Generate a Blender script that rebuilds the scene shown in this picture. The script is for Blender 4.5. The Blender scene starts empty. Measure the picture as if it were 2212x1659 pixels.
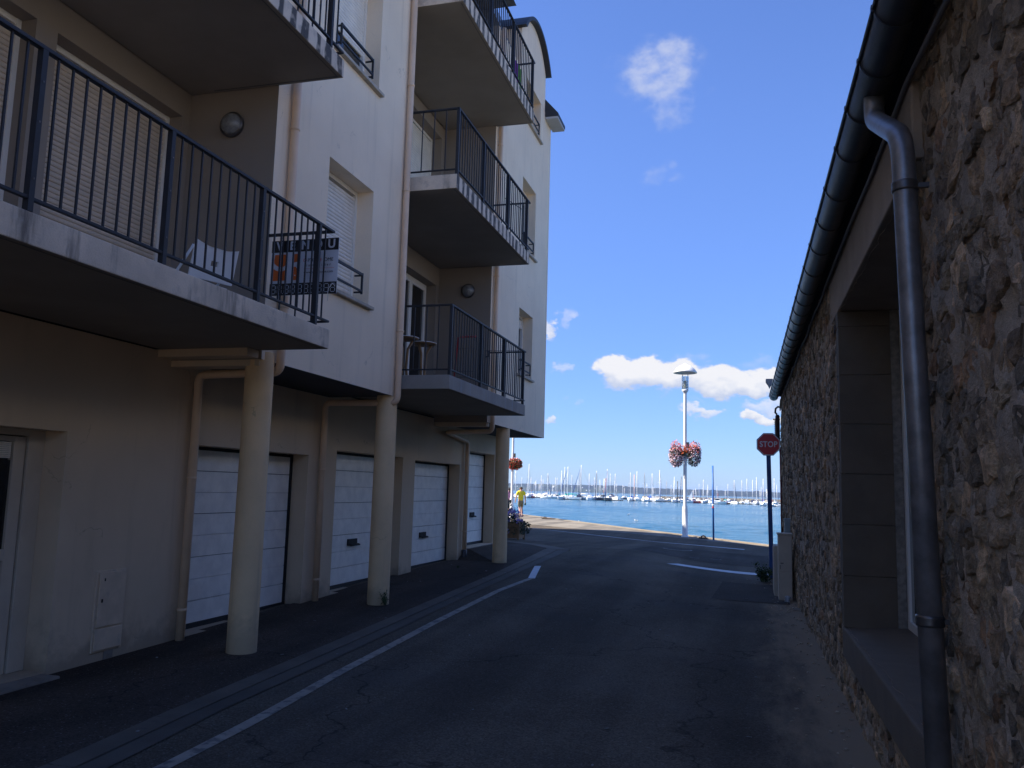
import bpy, bmesh, math, random
from mathutils import Vector, Matrix, noise
from math import radians, sin, cos, pi, atan2, sqrt

random.seed(7)
SC = bpy.context.scene
COL = SC.collection

# ------------------------------------------------------------------ camera
EYE = Vector((0, 0, 1.6))
cam_d = bpy.data.cameras.new("camera"); cam = bpy.data.objects.new("camera", cam_d); COL.objects.link(cam)
R_, U_, F_ = Vector((0.9626992, 0.2692049, 0.0271851)), Vector((0.0075608, -0.1271980, 0.9918485)), Vector((-0.2702684, 0.9546462, 0.1244885))
cam.matrix_world = Matrix(((R_.x, U_.x, -F_.x, EYE.x), (R_.y, U_.y, -F_.y, EYE.y), (R_.z, U_.z, -F_.z, EYE.z), (0, 0, 0, 1)))
cam_d.sensor_fit = 'HORIZONTAL'; cam_d.sensor_width = 36; cam_d.lens = 29.376
cam_d.clip_start = 0.05; cam_d.clip_end = 20000
SC.camera = cam
SC.view_settings.view_transform = 'Standard'; SC.view_settings.look = 'None'
SC.view_settings.exposure = 1.15; SC.view_settings.gamma = 1
SC.view_settings.use_curve_mapping = False

# ------------------------------------------------------------------ sun and sky
SUN_EL = radians(47); TRAVEL = Vector((0.97, 0.25, 0)).normalized()
SKY_STRENGTH = 0.125
sun_d = bpy.data.lights.new("sun", 'SUN'); sun = bpy.data.objects.new("sun", sun_d); COL.objects.link(sun)
sun_d.energy = 5.0; sun_d.angle = radians(0.5); sun_d.color = (1.0, 0.93, 0.82)
sdir = (TRAVEL * cos(SUN_EL) + Vector((0, 0, -sin(SUN_EL)))).normalized()
sun.rotation_euler = sdir.to_track_quat('-Z', 'Y').to_euler()
sun.location = (-20, -10, 40)

world = bpy.data.worlds.new("World"); SC.world = world; world.use_nodes = True
wt = world.node_tree; wt.nodes.clear()

def _n(t, typ, **k):
    n = t.nodes.new(typ)
    for a, v in k.items(): setattr(n, a, v)
    return n

def M_(t, op, a, b=None, c=None, clamp=False):
    n = t.nodes.new('ShaderNodeMath'); n.operation = op; n.use_clamp = clamp
    for i, v in enumerate((a, b, c)):
        if v is None: continue
        if isinstance(v, (int, float)): n.inputs[i].default_value = v
        else: t.links.new(v, n.inputs[i])
    return n.outputs[0]

def MIX(t, fac, a, b, blend='MIX'):
    n = t.nodes.new('ShaderNodeMix'); n.data_type = 'RGBA'; n.blend_type = blend; n.clamp_factor = True
    for i, v in ((0, fac), (6, a), (7, b)):
        if isinstance(v, (int, float)): n.inputs[i].default_value = v
        elif isinstance(v, (tuple, list)): n.inputs[i].default_value = (*v[:3], 1)
        else: t.links.new(v, n.inputs[i])
    return n.outputs[2]

def SMOOTH(t, v, lo, hi, a=0.0, b=1.0):
    n = t.nodes.new('ShaderNodeMapRange'); n.interpolation_type = 'SMOOTHSTEP'
    t.links.new(v, n.inputs[0])
    for i, x in enumerate((lo, hi, a, b)): n.inputs[i + 1].default_value = x
    return n.outputs[0]

sky = _n(wt, 'ShaderNodeTexSky', sky_type='NISHITA'); sky.sun_disc = False
sky.sun_elevation = SUN_EL; sky.sun_rotation = atan2(-TRAVEL.x, -TRAVEL.y) % (2 * pi)
sky.altitude = 0; sky.air_density = 1.0; sky.dust_density = 0.15; sky.ozone_density = 3.0
geo = _n(wt, 'ShaderNodeTexCoord')
sep = _n(wt, 'ShaderNodeSeparateXYZ'); wt.links.new(geo.outputs['Generated'], sep.inputs[0])
tint = MIX(wt, 1.0, sky.outputs[0], MIX(wt, SMOOTH(wt, sep.outputs[2], 0.0, 0.45), (0.31, 0.41, 0.68), (0.50, 0.58, 0.85)), 'MULTIPLY')
AZ = M_(wt, 'ARCTAN2', sep.outputs[0], sep.outputs[1])
EL = M_(wt, 'ARCSINE', sep.outputs[2])
def wnoise(scale, detail, off=0.0, rough=.55):
    n = _n(wt, 'ShaderNodeTexNoise'); n.inputs['Scale'].default_value = scale; n.inputs['Detail'].default_value = detail
    n.inputs['Roughness'].default_value = rough
    mp = _n(wt, 'ShaderNodeMapping'); mp.inputs['Location'].default_value = (off, off * .7, -off); mp.inputs['Scale'].default_value = (1, 1, 1.5)
    wt.links.new(geo.outputs['Generated'], mp.inputs[0]); wt.links.new(mp.outputs[0], n.inputs[0])
    return n.outputs['Fac']
n1 = wnoise(34, 7); n2 = wnoise(26, 6, 3.1); n3 = wnoise(60, 5, 7.7)
azw = M_(wt, 'ADD', AZ, M_(wt, 'MULTIPLY', M_(wt, 'SUBTRACT', n1, .5), .07))
elw = M_(wt, 'ADD', EL, M_(wt, 'MULTIPLY', M_(wt, 'SUBTRACT', n2, .5), .055))
# (px, py, half width, half height, density) of each cloud as directions from the camera
def direc(px, py):
    d = R_ * ((px - 1106) / 1805) - U_ * ((py - 829.5) / 1805) + F_; d.normalize()
    return atan2(d.x, d.y), math.asin(d.z)
clouds = [(1425, 160, 92, 62, .60, .6), (1440, 230, 50, 40, .42, .6), (1345, 806, 52, 33, 1.5, 1), (1400, 806, 60, 34, 1.5, 1), (1470, 812, 66, 33, 1.5, 1), (1540, 818, 66, 32, 1.5, 1), (1615, 822, 66, 31, 1.5, 1),
          (1688, 838, 45, 22, 1.1, 1), (1500, 772, 40, 12, .35, .5), (1640, 778, 40, 14, .35, .5), (1230, 693, 24, 18, .6, .6), (1188, 716, 17, 14, .9, .8), (1216, 806, 24, 10, .65, .7),
          (1191, 906, 16, 9, .9, .8), (1525, 889, 36, 11, .9, .7), (1632, 902, 36, 11, 1.2, 1), (1668, 904, 34, 10, 1.1, 1), (1645, 878, 46, 15, .8, .7), (1424, 380, 36, 18, .3, .4), (1242, 871, 12, 6, .4, .5), (1205, 850, 14, 5, .2, .5),
          (1520, 868, 20, 6, .2, .5), (1480, 250, 30, 14, .25, .4), (300, 200, 180, 50, .8, 1), (2350, 500, 240, 60, .9, 1), (2700, 700, 300, 60, 1, 1), (-300, 780, 300, 60, 1, 1)]
dens = None; top = None
for px, py, w, h, q, _k in clouds:
    a, e = direc(px, py); w /= 1805; h /= 1805
    u = M_(wt, 'DIVIDE', M_(wt, 'SUBTRACT', azw, a), w * 1.12)
    v = M_(wt, 'DIVIDE', M_(wt, 'SUBTRACT', elw, e), h * 1.12)
    r2 = M_(wt, 'ADD', M_(wt, 'MULTIPLY', u, u), M_(wt, 'MULTIPLY', v, v))
    d = M_(wt, 'MULTIPLY', SMOOTH(wt, r2, 1.35, .25), q)
    dens = d if dens is None else M_(wt, 'MAXIMUM', dens, d)
    tv = M_(wt, 'MULTIPLY', d, SMOOTH(wt, v, -1.0, .35))
    top = tv if top is None else M_(wt, 'MAXIMUM', top, tv)
cm = M_(wt, 'MULTIPLY', dens, SMOOTH(wt, M_(wt, 'ADD', n3, M_(wt, 'MULTIPLY', dens, .50)), .30, 1.08), clamp=True)
shade = M_(wt, 'ADD', M_(wt, 'MULTIPLY', top, .70), M_(wt, 'MULTIPLY', n3, .36), clamp=True)
ccol = MIX(wt, shade, (0.56, 0.66, 0.90), (1.12, 1.10, 1.10))
k = 0.385 / SKY_STRENGTH
cs = MIX(wt, 1.0, ccol, (k, k, k), 'MULTIPLY')
skyc = MIX(wt, M_(wt, 'MULTIPLY', cm, .93), tint, cs)
bg = _n(wt, 'ShaderNodeBackground'); bg.inputs[1].default_value = SKY_STRENGTH
wt.links.new(skyc, bg.inputs[0])
wo = _n(wt, 'ShaderNodeOutputWorld'); wt.links.new(bg.outputs[0], wo.inputs[0])

# ------------------------------------------------------------------ helpers
WO = {}          # world origin of every linked object
def tag(o, label=None, cat=None, group=None, kind=None):
    if label: o['label'] = label
    if cat: o['category'] = cat
    if group: o['group'] = group
    if kind: o['kind'] = kind
    return o
def thing(name, loc, label, cat, group=None):
    o = bpy.data.objects.new(name, None); COL.objects.link(o); o.location = loc; o.empty_display_size = .2
    WO[o.name] = Vector(loc); return tag(o, label, cat, group)
def link(name, me, parent=None, loc=None):
    """loc = world position of the mesh origin"""
    o = bpy.data.objects.new(name, me); COL.objects.link(o)
    base = WO[parent.name] if parent else Vector((0, 0, 0))
    w = Vector(loc) if loc is not None else base
    o.parent = parent; o.location = w - base; WO[o.name] = w
    return o
def copy_tree(o, parent=None):
    c = o.copy(); COL.objects.link(c); c.parent = parent
    for ch in o.children: copy_tree(ch, c)
    return c

class MB:
    def __init__(s): s.v = []; s.f = []; s.c = []; s.sm = []
    def add(s, vs, fs, col=None, smooth=False):
        b = len(s.v); s.v += [tuple(v) for v in vs]; s.f += [tuple(b + i for i in f) for f in fs]
        s.c += [col or (1, 1, 1)] * len(vs); s.sm += [smooth] * len(fs); return s
    def box(s, x0, x1, y0, y1, z0, z1, col=None):
        if x0 > x1: x0, x1 = x1, x0
        if y0 > y1: y0, y1 = y1, y0
        if z0 > z1: z0, z1 = z1, z0
        v = [(x0, y0, z0), (x1, y0, z0), (x1, y1, z0), (x0, y1, z0), (x0, y0, z1), (x1, y0, z1), (x1, y1, z1), (x0, y1, z1)]
        return s.add(v, [(0, 3, 2, 1), (4, 5, 6, 7), (0, 1, 5, 4), (1, 2, 6, 5), (2, 3, 7, 6), (3, 0, 4, 7)], col)
    def rbox(s, c, size, rz=0, rx=0, ry=0, col=None):
        m = Matrix.Translation(c) @ Matrix.Rotation(rz, 4, 'Z') @ Matrix.Rotation(ry, 4, 'Y') @ Matrix.Rotation(rx, 4, 'X')
        x, y, z = (t / 2 for t in size)
        v = [m @ Vector(p) for p in ((-x, -y, -z), (x, -y, -z), (x, y, -z), (-x, y, -z), (-x, -y, z), (x, -y, z), (x, y, z), (-x, y, z))]
        return s.add(v, [(0, 3, 2, 1), (4, 5, 6, 7), (0, 1, 5, 4), (1, 2, 6, 5), (2, 3, 7, 6), (3, 0, 4, 7)], col)
    def tube(s, pts, r, n=10, cap=True, col=None):
        pts = [Vector(p) for p in pts]; rs = r if isinstance(r, (list, tuple)) else [r] * len(pts)
        up = Vector((0, 0, 1)); vs = []; prev = None
        for i, p in enumerate(pts):
            d = (pts[min(i + 1, len(pts) - 1)] - pts[max(i - 1, 0)]).normalized()
            if prev is None:
                a = Vector((1, 0, 0)) if abs(d.z) > .9 else up
                x = d.cross(a).normalized()
            else:
                x = (prev - d * prev.dot(d)).normalized()
            prev = x; y = d.cross(x)
            vs += [p + (x * cos(2 * pi * k / n) + y * sin(2 * pi * k / n)) * rs[i] for k in range(n)]
        fs = [(i * n + k, i * n + (k + 1) % n, (i + 1) * n + (k + 1) % n, (i + 1) * n + k) for i in range(len(pts) - 1) for k in range(n)]
        s.add(vs, fs, col, True)
        if cap:
            b = len(s.v) - len(vs)
            s.f += [tuple(b + k for k in range(n))[::-1], tuple(b + (len(pts) - 1) * n + k for k in range(n))]; s.sm += [False, False]
        return s
    def lathe(s, prof, c=(0, 0, 0), n=20, col=None, smooth=True):
        """prof: list of (r, z)"""
        c = Vector(c); vs = [c + Vector((r * cos(2 * pi * k / n), r * sin(2 * pi * k / n), z)) for r, z in prof for k in range(n)]
        fs = [(i * n + k, i * n + (k + 1) % n, (i + 1) * n + (k + 1) % n, (i + 1) * n + k) for i in range(len(prof) - 1) for k in range(n)]
        return s.add(vs, fs, col, smooth)
    def prism(s, poly, f0, f1, col=None):
        """poly: list of 2-D points, f0/f1 map a 2-D point to the two end faces"""
        n = len(poly); vs = [f0(p) for p in poly] + [f1(p) for p in poly]
        return s.add(vs, [tuple(range(n))[::-1], tuple(range(n, 2 * n))] + [(i, (i + 1) % n, n + (i + 1) % n, n + i) for i in range(n)], col)
    def mesh(s, name, mat, origin=(0, 0, 0), fix=True):
        o = Vector(origin); me = bpy.data.meshes.new(name)
        me.from_pydata([tuple(Vector(v) - o) for v in s.v], [], s.f); me.materials.append(mat)
        if any(c != (1, 1, 1) for c in s.c):
            at = me.color_attributes.new('Col', 'FLOAT_COLOR', 'POINT')
            at.data.foreach_set('color', [x for c in s.c for x in (*c[:3], 1)])
        me.polygons.foreach_set('use_smooth', s.sm)
        if fix:
            bm = bmesh.new(); bm.from_mesh(me); bmesh.ops.recalc_face_normals(bm, faces=bm.faces); bm.to_mesh(me); bm.free()
        return me
    def build(s, name, mat, parent=None, bevel=0, fix=True, seg=2):
        base = WO[parent.name] if parent else Vector((0, 0, 0))
        o = link(name, s.mesh(name, mat, base, fix), parent)
        if bevel:
            b = o.modifiers.new('bevel', 'BEVEL'); b.width = bevel; b.segments = seg; b.limit_method = 'ANGLE'; b.angle_limit = radians(40)
        return o

def smoothpath(pts, r, n=5):
    """round the corners of a polyline"""
    pts = [Vector(p) for p in pts]; out = [pts[0]]
    for a, b, c in zip(pts, pts[1:], pts[2:]):
        d1 = (a - b); d2 = (c - b); q = min(r, d1.length * .45, d2.length * .45)
        p0 = b + d1.normalized() * q; p1 = b + d2.normalized() * q
        for i in range(n + 1):
            t = i / n; out.append(p0 * (1 - t) ** 2 + b * 2 * t * (1 - t) + p1 * t * t)
    out.append(pts[-1]); return out

# ------------------------------------------------------------------ materials
def mat(name, base, rough=.8, metal=0.0, var=.12, scale=3.0, bump=.0, bscale=60.0, grain=0.0, attr=False, spec=.5, stain=None, coat=0, bdist=.01, detail=6):
    m = bpy.data.materials.new(name); m.use_nodes = True; t = m.node_tree; b = t.nodes['Principled BSDF']
    g = t.nodes.new('ShaderNodeNewGeometry'); pos = g.outputs['Position']
    def nz(sc, det=5.0, stretch=None, r=.6):
        n = t.nodes.new('ShaderNodeTexNoise'); n.inputs['Scale'].default_value = sc; n.inputs['Detail'].default_value = det; n.inputs['Roughness'].default_value = r
        src = pos
        if stretch:
            mp = t.nodes.new('ShaderNodeMapping'); mp.inputs['Scale'].default_value = stretch; t.links.new(pos, mp.inputs[0]); src = mp.outputs[0]
        t.links.new(src, n.inputs['Vector']); return n.outputs['Fac']
    if attr:
        a = t.nodes.new('ShaderNodeVertexColor'); a.layer_name = 'Col'; col = a.outputs[0]
        lo = MIX(t, 1.0, col, (1 - var * 1.6,) * 3, 'MULTIPLY'); hi = MIX(t, 1.0, col, (1 + var * 1.6,) * 3, 'MULTIPLY')
    else:
        lo = tuple(c * (1 - var) for c in base); hi = tuple(min(1, c * (1 + var)) for c in base)
    c = MIX(t, SMOOTH(t, nz(scale, detail), .3, .7), lo, hi)
    if grain:
        c = MIX(t, 1.0, c, MIX(t, SMOOTH(t, nz(260, 2), .3, .7), (1 - grain,) * 3, (1 + grain,) * 3), 'MULTIPLY')
    if stain:
        for (sc, stretch, lo_, hi_, colr, amt) in stain:
            f = M_(t, 'MULTIPLY', SMOOTH(t, nz(sc, 6, stretch), lo_, hi_), amt)
            c = MIX(t, f, c, colr)
    if isinstance(c, tuple): b.inputs['Base Color'].default_value = (*c, 1)
    else: t.links.new(c, b.inputs['Base Color'])
    b.inputs['Roughness'].default_value = rough; b.inputs['Metallic'].default_value = metal
    b.inputs['Specular IOR Level'].default_value = spec
    if bump:
        bn = t.nodes.new('ShaderNodeBump'); bn.inputs['Strength'].default_value = bump; bn.inputs['Distance'].default_value = bdist
        t.links.new(nz(bscale, 5, None, .65), bn.inputs['Height']); t.links.new(bn.outputs[0], b.inputs['Normal'])
    m['_'] = 1
    return m

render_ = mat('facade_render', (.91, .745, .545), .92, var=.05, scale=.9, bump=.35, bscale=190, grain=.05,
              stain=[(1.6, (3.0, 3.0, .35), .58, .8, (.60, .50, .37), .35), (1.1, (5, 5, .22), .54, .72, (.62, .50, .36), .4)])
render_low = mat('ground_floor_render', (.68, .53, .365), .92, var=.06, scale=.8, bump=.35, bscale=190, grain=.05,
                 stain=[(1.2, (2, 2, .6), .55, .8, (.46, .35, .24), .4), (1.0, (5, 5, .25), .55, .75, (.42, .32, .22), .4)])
loggia_shade_m = mat('loggia_shaded_render', (.31, .255, .20), .92, var=.05, scale=.8, bump=.35, bscale=190, grain=.05)  # darkened copy of the facade render, recess shade put into its colour
colmat = mat('column_paint', (.86, .61, .34), .85, var=.07, scale=1.6, bump=.3, bscale=170, grain=.05, stain=[(1.5, (3, 3, .5), .55, .8, (.58, .42, .25), .45), (1.2, (7, 7, .3), .56, .72, (.5, .37, .23), .4)])
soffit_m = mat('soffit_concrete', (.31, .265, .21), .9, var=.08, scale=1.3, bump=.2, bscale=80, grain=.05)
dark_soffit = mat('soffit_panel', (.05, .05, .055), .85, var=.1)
concrete_clean = mat('slab_concrete_grey', (.33, .30, .26), .88, var=.12, scale=2.2, bump=.3, bscale=90, grain=.08,
                     stain=[(1.3, (1, 7, .5), .52, .7, (.34, .37, .39), .5), (1.9, (1, 6, .35), .55, .72, (.10, .11, .12), .5)])
concrete_stain = mat('slab_concrete_stained', (.74, .61, .46), .9, var=.14, scale=3.0, bump=.5, bscale=70, grain=.1,
                     stain=[(1.2, (2, 3.5, .55), .53, .66, (.09, .08, .07), .75), (6, None, .52, .7, (.42, .35, .28), .6), (5, None, .62, .72, (.55, .52, .47), .5)])
concrete_drip = mat('slab_concrete_dripped', (.66, .56, .44), .9, var=.10, scale=3.0, bump=.4, bscale=70, grain=.1, stain=[(7, None, .5, .66, (.34, .30, .26), .45)])
def drips(m, period, amt):
    """dark run-off streaks below each upright of the railing"""
    t = m.node_tree; b = t.nodes['Principled BSDF']; src = b.inputs['Base Color'].links[0].from_socket
    g = t.nodes.new('ShaderNodeNewGeometry'); sp = t.nodes.new('ShaderNodeSeparateXYZ'); t.links.new(g.outputs[0], sp.inputs[0])
    n = t.nodes.new('ShaderNodeTexNoise'); n.inputs['Scale'].default_value = 2.6; n.inputs['Detail'].default_value = 6; mp = t.nodes.new('ShaderNodeMapping'); mp.inputs['Scale'].default_value = (1, 1.6, .9); t.links.new(g.outputs[0], mp.inputs[0]); t.links.new(mp.outputs[0], n.inputs['Vector'])
    w = M_(t, 'SINE', M_(t, 'ADD', M_(t, 'MULTIPLY', sp.outputs[1], 2 * pi / period), M_(t, 'MULTIPLY', n.outputs[0], 5.0)))
    f = SMOOTH(t, M_(t, 'ADD', w, M_(t, 'MULTIPLY', M_(t, 'SUBTRACT', n.outputs[0], .5), 3.0)), -.35, .35)
    n2 = t.nodes.new('ShaderNodeTexNoise'); n2.inputs['Scale'].default_value = 14; n2.inputs['Detail'].default_value = 5; t.links.new(g.outputs[0], n2.inputs['Vector'])
    f = M_(t, 'MULTIPLY', M_(t, 'MULTIPLY', f, SMOOTH(t, n2.outputs[0], .3, .5, .55, 1.0)), amt)
    t.links.new(MIX(t, f, src, (.05, .05, .052)), b.inputs['Base Color'])
drips(concrete_drip, .212, .93)
rail_m = mat('railing_paint', (.019, .020, .024), .6, var=.18, scale=8, bump=.1, bscale=90)
pvc = mat('white_pvc', (.86, .81, .72), .4, var=.04, scale=2)
slat_m = mat('shutter_slat', (.86, .80, .70), .5, var=.07, scale=5)
slat_dark = mat('shutter_slat_taupe', (.66, .54, .41), .55, var=.07, scale=5)
garage_m = mat('garage_panel', (.92, .88, .80), .5, var=.07, scale=6, bump=.25, bscale=220, grain=.05, stain=[(2.2, (1, 1, 1), .55, .8, (.70, .70, .70), .35)])
rubber = mat('black_rubber', (.015, .015, .016), .7, var=.1)
handle_m = mat('black_plastic', (.010, .010, .010), .75, var=.1)
pipe_beige = mat('downpipe_beige', (.80, .56, .36), .5, var=.07, scale=3, stain=[(2, (4, 4, .5), .55, .75, (.56, .43, .32), .35)])
pipe_low = pipe_beige
sill_m = mat('sill_stone', (.46, .40, .32), .85, var=.12, scale=5, bump=.3, bscale=80, stain=[(4, (1, 3, 1), .55, .7, (.16, .15, .14), .5)])
glass_dark = mat('dark_glass', (.012, .014, .016), .05, var=.1, spec=.8)
lampglass = mat('prismatic_glass', (.22, .22, .21), .12, var=.2, scale=30, bump=.5, bscale=40, spec=.8)
slate_m = mat('slate', (.13, .135, .14), .45, var=.25, scale=5, bump=.3, bscale=30)
zinc_m = mat('zinc', (.125, .115, .11), .38, metal=.65, var=.25, scale=7, bump=.12, bscale=40, stain=[(9, (1, 1, .4), .55, .7, (.10, .11, .13), .5)])
roofedge_m = mat('roof_edge_zinc', (.035, .037, .042), .55, metal=.2, var=.2, scale=5)
zinc_dark = mat('zinc_dark', (.075, .075, .085), .42, metal=.7, var=.2, scale=5, bump=.1, bscale=30)
white_paint = mat('white_paint', (.78, .77, .74), .5, var=.05, scale=3)
eave_m = mat('eave_panel', (.50, .50, .49), .7, var=.05)
meter_m = mat('meter_box', (.66, .51, .36), .6, var=.10, scale=6, stain=[(9, None, .6, .72, (.4, .34, .28), .5)])
wood_m = mat('brown_wood', (.22, .12, .055), .7, var=.25, scale=12, bump=.3, bscale=60)
rust = mat('rust', (.05, .026, .018), .85, var=.4, scale=30, bump=.5, bscale=80)
red_pipe_m = mat('dark_red_paint', (.17, .03, .025), .6, var=.25, scale=9)
cab_m = mat('cabinet_grey_beige', (.56, .45, .33), .6, var=.06, scale=3, stain=[(3, (3, 3, .5), .6, .75, (.26, .23, .19), .4)])
blue_m = mat('blue_post', (.018, .075, .24), .45, var=.18, scale=8)
blue2_m = mat('blue_pole', (.02, .13, .42), .5, var=.15, scale=4, stain=[(7, (3, 3, 1), .60, .66, (.35, .20, .10), .9)])
signred = mat('sign_red', (.62, .03, .035), .4, var=.05)
signwhite = mat('sign_white', (.74, .72, .68), .4, var=.04)
signback = mat('sign_back', (.25, .25, .26), .5, metal=.5)
leaf_m = mat('leaves', (.05, .085, .028), .65, var=.4, scale=40)
leaf_dark = mat('dark_leaves', (.028, .05, .022), .65, var=.4, scale=40)
def petal(name, c): return mat(name, c, .6, var=.25, scale=30)
pink, magenta, redp, orange_p, lilac = petal('petal_pink', (.86, .58, .66)), petal('petal_magenta', (.68, .20, .34)), petal('petal_red', (.60, .055, .035)), petal('petal_orange', (.68, .13, .03)), petal('petal_lilac', (.46, .36, .72))

def splash(m, colr, h0, amt):
    """rain-splash dirt along the foot of a wall and a faint wash of grime with hairline cracks"""
    t = m.node_tree; b = t.nodes['Principled BSDF']; src = b.inputs['Base Color'].links[0].from_socket
    g = t.nodes.new('ShaderNodeNewGeometry'); sp = t.nodes.new('ShaderNodeSeparateXYZ'); t.links.new(g.outputs[0], sp.inputs[0])
    n = t.nodes.new('ShaderNodeTexNoise'); n.inputs['Scale'].default_value = 2.4; n.inputs['Detail'].default_value = 8; n.inputs['Roughness'].default_value = .7; t.links.new(g.outputs[0], n.inputs['Vector'])
    f = SMOOTH(t, M_(t, 'ADD', sp.outputs[2], M_(t, 'MULTIPLY', M_(t, 'SUBTRACT', n.outputs[0], .5), h0 * 2.4)), h0, h0 * .25)
    c = MIX(t, M_(t, 'MULTIPLY', f, amt), src, colr)
    v = t.nodes.new('ShaderNodeTexVoronoi'); v.feature = 'DISTANCE_TO_EDGE'; v.inputs['Scale'].default_value = .45
    wv = t.nodes.new('ShaderNodeVectorMath'); wv.operation = 'MULTIPLY_ADD'; n5 = t.nodes.new('ShaderNodeTexNoise'); n5.inputs['Scale'].default_value = 1.6; n5.inputs['Detail'].default_value = 7; t.links.new(g.outputs[0], n5.inputs['Vector'])
    t.links.new(n5.outputs['Color'], wv.inputs[0]); wv.inputs[1].default_value = (1.3, 1.3, 1.3); t.links.new(g.outputs[0], wv.inputs[2]); t.links.new(wv.outputs[0], v.inputs['Vector'])
    c = MIX(t, M_(t, 'MULTIPLY', M_(t, 'MULTIPLY', SMOOTH(t, v.outputs[0], .004, .0005), SMOOTH(t, n.outputs[0], .5, .6)), .35), c, tuple(x * .5 for x in colr))
    t.links.new(c, b.inputs['Base Color'])
splash(render_low, (.26, .20, .14), .38, .6); splash(colmat, (.34, .26, .17), .45, .5); splash(render_, (.55, .44, .32), .1, .3)

# asphalt with dirt along the stone wall
def asphalt(name, base, dirt=False, speck=.35):
    m = mat(name, base, .9, var=.16, scale=.7, bump=.7, bscale=210, bdist=.006, spec=.08)
    t = m.node_tree; b = t.nodes['Principled BSDF']; src = b.inputs['Base Color'].links[0].from_socket
    g = t.nodes.new('ShaderNodeNewGeometry')
    v = t.nodes.new('ShaderNodeTexVoronoi'); v.inputs['Scale'].default_value = 95; t.links.new(g.outputs[0], v.inputs['Vector'])
    s2 = t.nodes.new('ShaderNodeSeparateColor'); t.links.new(v.outputs['Color'], s2.inputs[0])
    col = MIX(t, 1.0, src, MIX(t, s2.outputs[0], (1 - speck,) * 3, (1 + speck,) * 3), 'MULTIPLY')
    # pale grit
    col = MIX(t, M_(t, 'MULTIPLY', M_(t, 'GREATER_THAN', s2.outputs[1], .985), .6), col, (.22, .21, .19))
    n = t.nodes.new('ShaderNodeTexNoise'); n.inputs['Scale'].default_value = .55; n.inputs['Detail'].default_value = 7; t.links.new(g.outputs[0], n.inputs['Vector'])
    col = MIX(t, M_(t, 'MULTIPLY', SMOOTH(t, n.outputs[0], .5, .68), .35), col, (.085, .08, .075))
    # hairline cracks
    nv = t.nodes.new('ShaderNodeTexVoronoi'); nv.feature = 'DISTANCE_TO_EDGE'; nv.inputs['Scale'].default_value = .32
    wv = t.nodes.new('ShaderNodeVectorMath'); wv.operation = 'MULTIPLY_ADD'
    n5 = t.nodes.new('ShaderNodeTexNoise'); n5.inputs['Scale'].default_value = 2.2; n5.inputs['Detail'].default_value = 6; t.links.new(g.outputs[0], n5.inputs['Vector'])
    t.links.new(n5.outputs['Color'], wv.inputs[0]); wv.inputs[1].default_value = (.9, .9, .9); t.links.new(g.outputs[0], wv.inputs[2]); t.links.new(wv.outputs[0], nv.inputs['Vector'])
    col = MIX(t, M_(t, 'MULTIPLY', SMOOTH(t, nv.outputs[0], .006, .001), .55), col, (.012, .012, .013))
    # faint lengthwise wheel tracks
    nt = t.nodes.new('ShaderNodeTexNoise'); nt.inputs['Scale'].default_value = 1.0; nt.inputs['Detail'].default_value = 4; mt_ = t.nodes.new('ShaderNodeMapping'); mt_.inputs['Scale'].default_value = (1.3, .09, 1); t.links.new(g.outputs[0], mt_.inputs[0]); t.links.new(mt_.outputs[0], nt.inputs['Vector'])
    col = MIX(t, 1.0, col, MIX(t, SMOOTH(t, nt.outputs[0], .35, .65), (.74, .74, .75), (1.22, 1.2, 1.18)), 'MULTIPLY')
    nb = t.nodes.new('ShaderNodeTexNoise'); nb.inputs['Scale'].default_value = 1.1; nb.inputs['Detail'].default_value = 3; t.links.new(g.outputs[0], nb.inputs['Vector'])
    col = MIX(t, M_(t, 'MULTIPLY', SMOOTH(t, nb.outputs[0], .66, .74), .55), col, tuple(v_ * .45 for v_ in base))
    if dirt:
        sp = t.nodes.new('ShaderNodeSeparateXYZ'); t.links.new(g.outputs[0], sp.inputs[0])
        n4 = t.nodes.new('ShaderNodeTexNoise'); n4.inputs['Scale'].default_value = 1.6; n4.inputs['Detail'].default_value = 8; n4.inputs['Roughness'].default_value = .7
        mp = t.nodes.new('ShaderNodeMapping'); mp.inputs['Scale'].default_value = (2.2, .55, 1); t.links.new(g.outputs[0], mp.inputs[0]); t.links.new(mp.outputs[0], n4.inputs['Vector'])
        e = M_(t, 'ADD', sp.outputs[0], M_(t, 'MULTIPLY', M_(t, 'SUBTRACT', n4.outputs[0], .5), 1.3))
        yy = SMOOTH(t, sp.outputs[1], 18.5, 13)
        f = M_(t, 'MULTIPLY', SMOOTH(t, e, .05, .62), yy)
        col = MIX(t, M_(t, 'MULTIPLY', f, .9), col, (.34, .25, .16))
    t.links.new(col, b.inputs['Base Color'])
    return m
road_m = asphalt('road_asphalt', (.115, .094, .070), dirt=True)
walk_m = asphalt('sidewalk_asphalt', (.074, .058, .045))
quay_m = asphalt('quay_paving', (.20, .18, .15), speck=.12)
kerb_m = mat('kerb_concrete', (.115, .092, .068), .9, var=.22, scale=1.6, bump=.5, bscale=140, grain=.15, stain=[(2.5, (1, 3, 1), .56, .72, (.05, .048, .047), .6)])
thresh_m = mat('threshold_concrete', (.24, .20, .16), .9, var=.2, scale=4, bump=.4, bscale=90, grain=.1)
line_m = mat('road_paint', (.34, .29, .23), .7, var=.12, scale=6, bump=.4, bscale=180, grain=.12, stain=[(9, None, .50, .62, (.07, .07, .07), .75), (2.2, None, .5, .7, (.16, .155, .15), .6)])
line2_m = mat('road_paint_bright', (.62, .63, .64), .7, var=.08, scale=6, stain=[(5, None, .62, .7, (.2, .2, .2), .5)])
coping_m = mat('quay_coping', (.26, .21, .145), .85, var=.15, scale=3, bump=.3, bscale=40)

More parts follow.
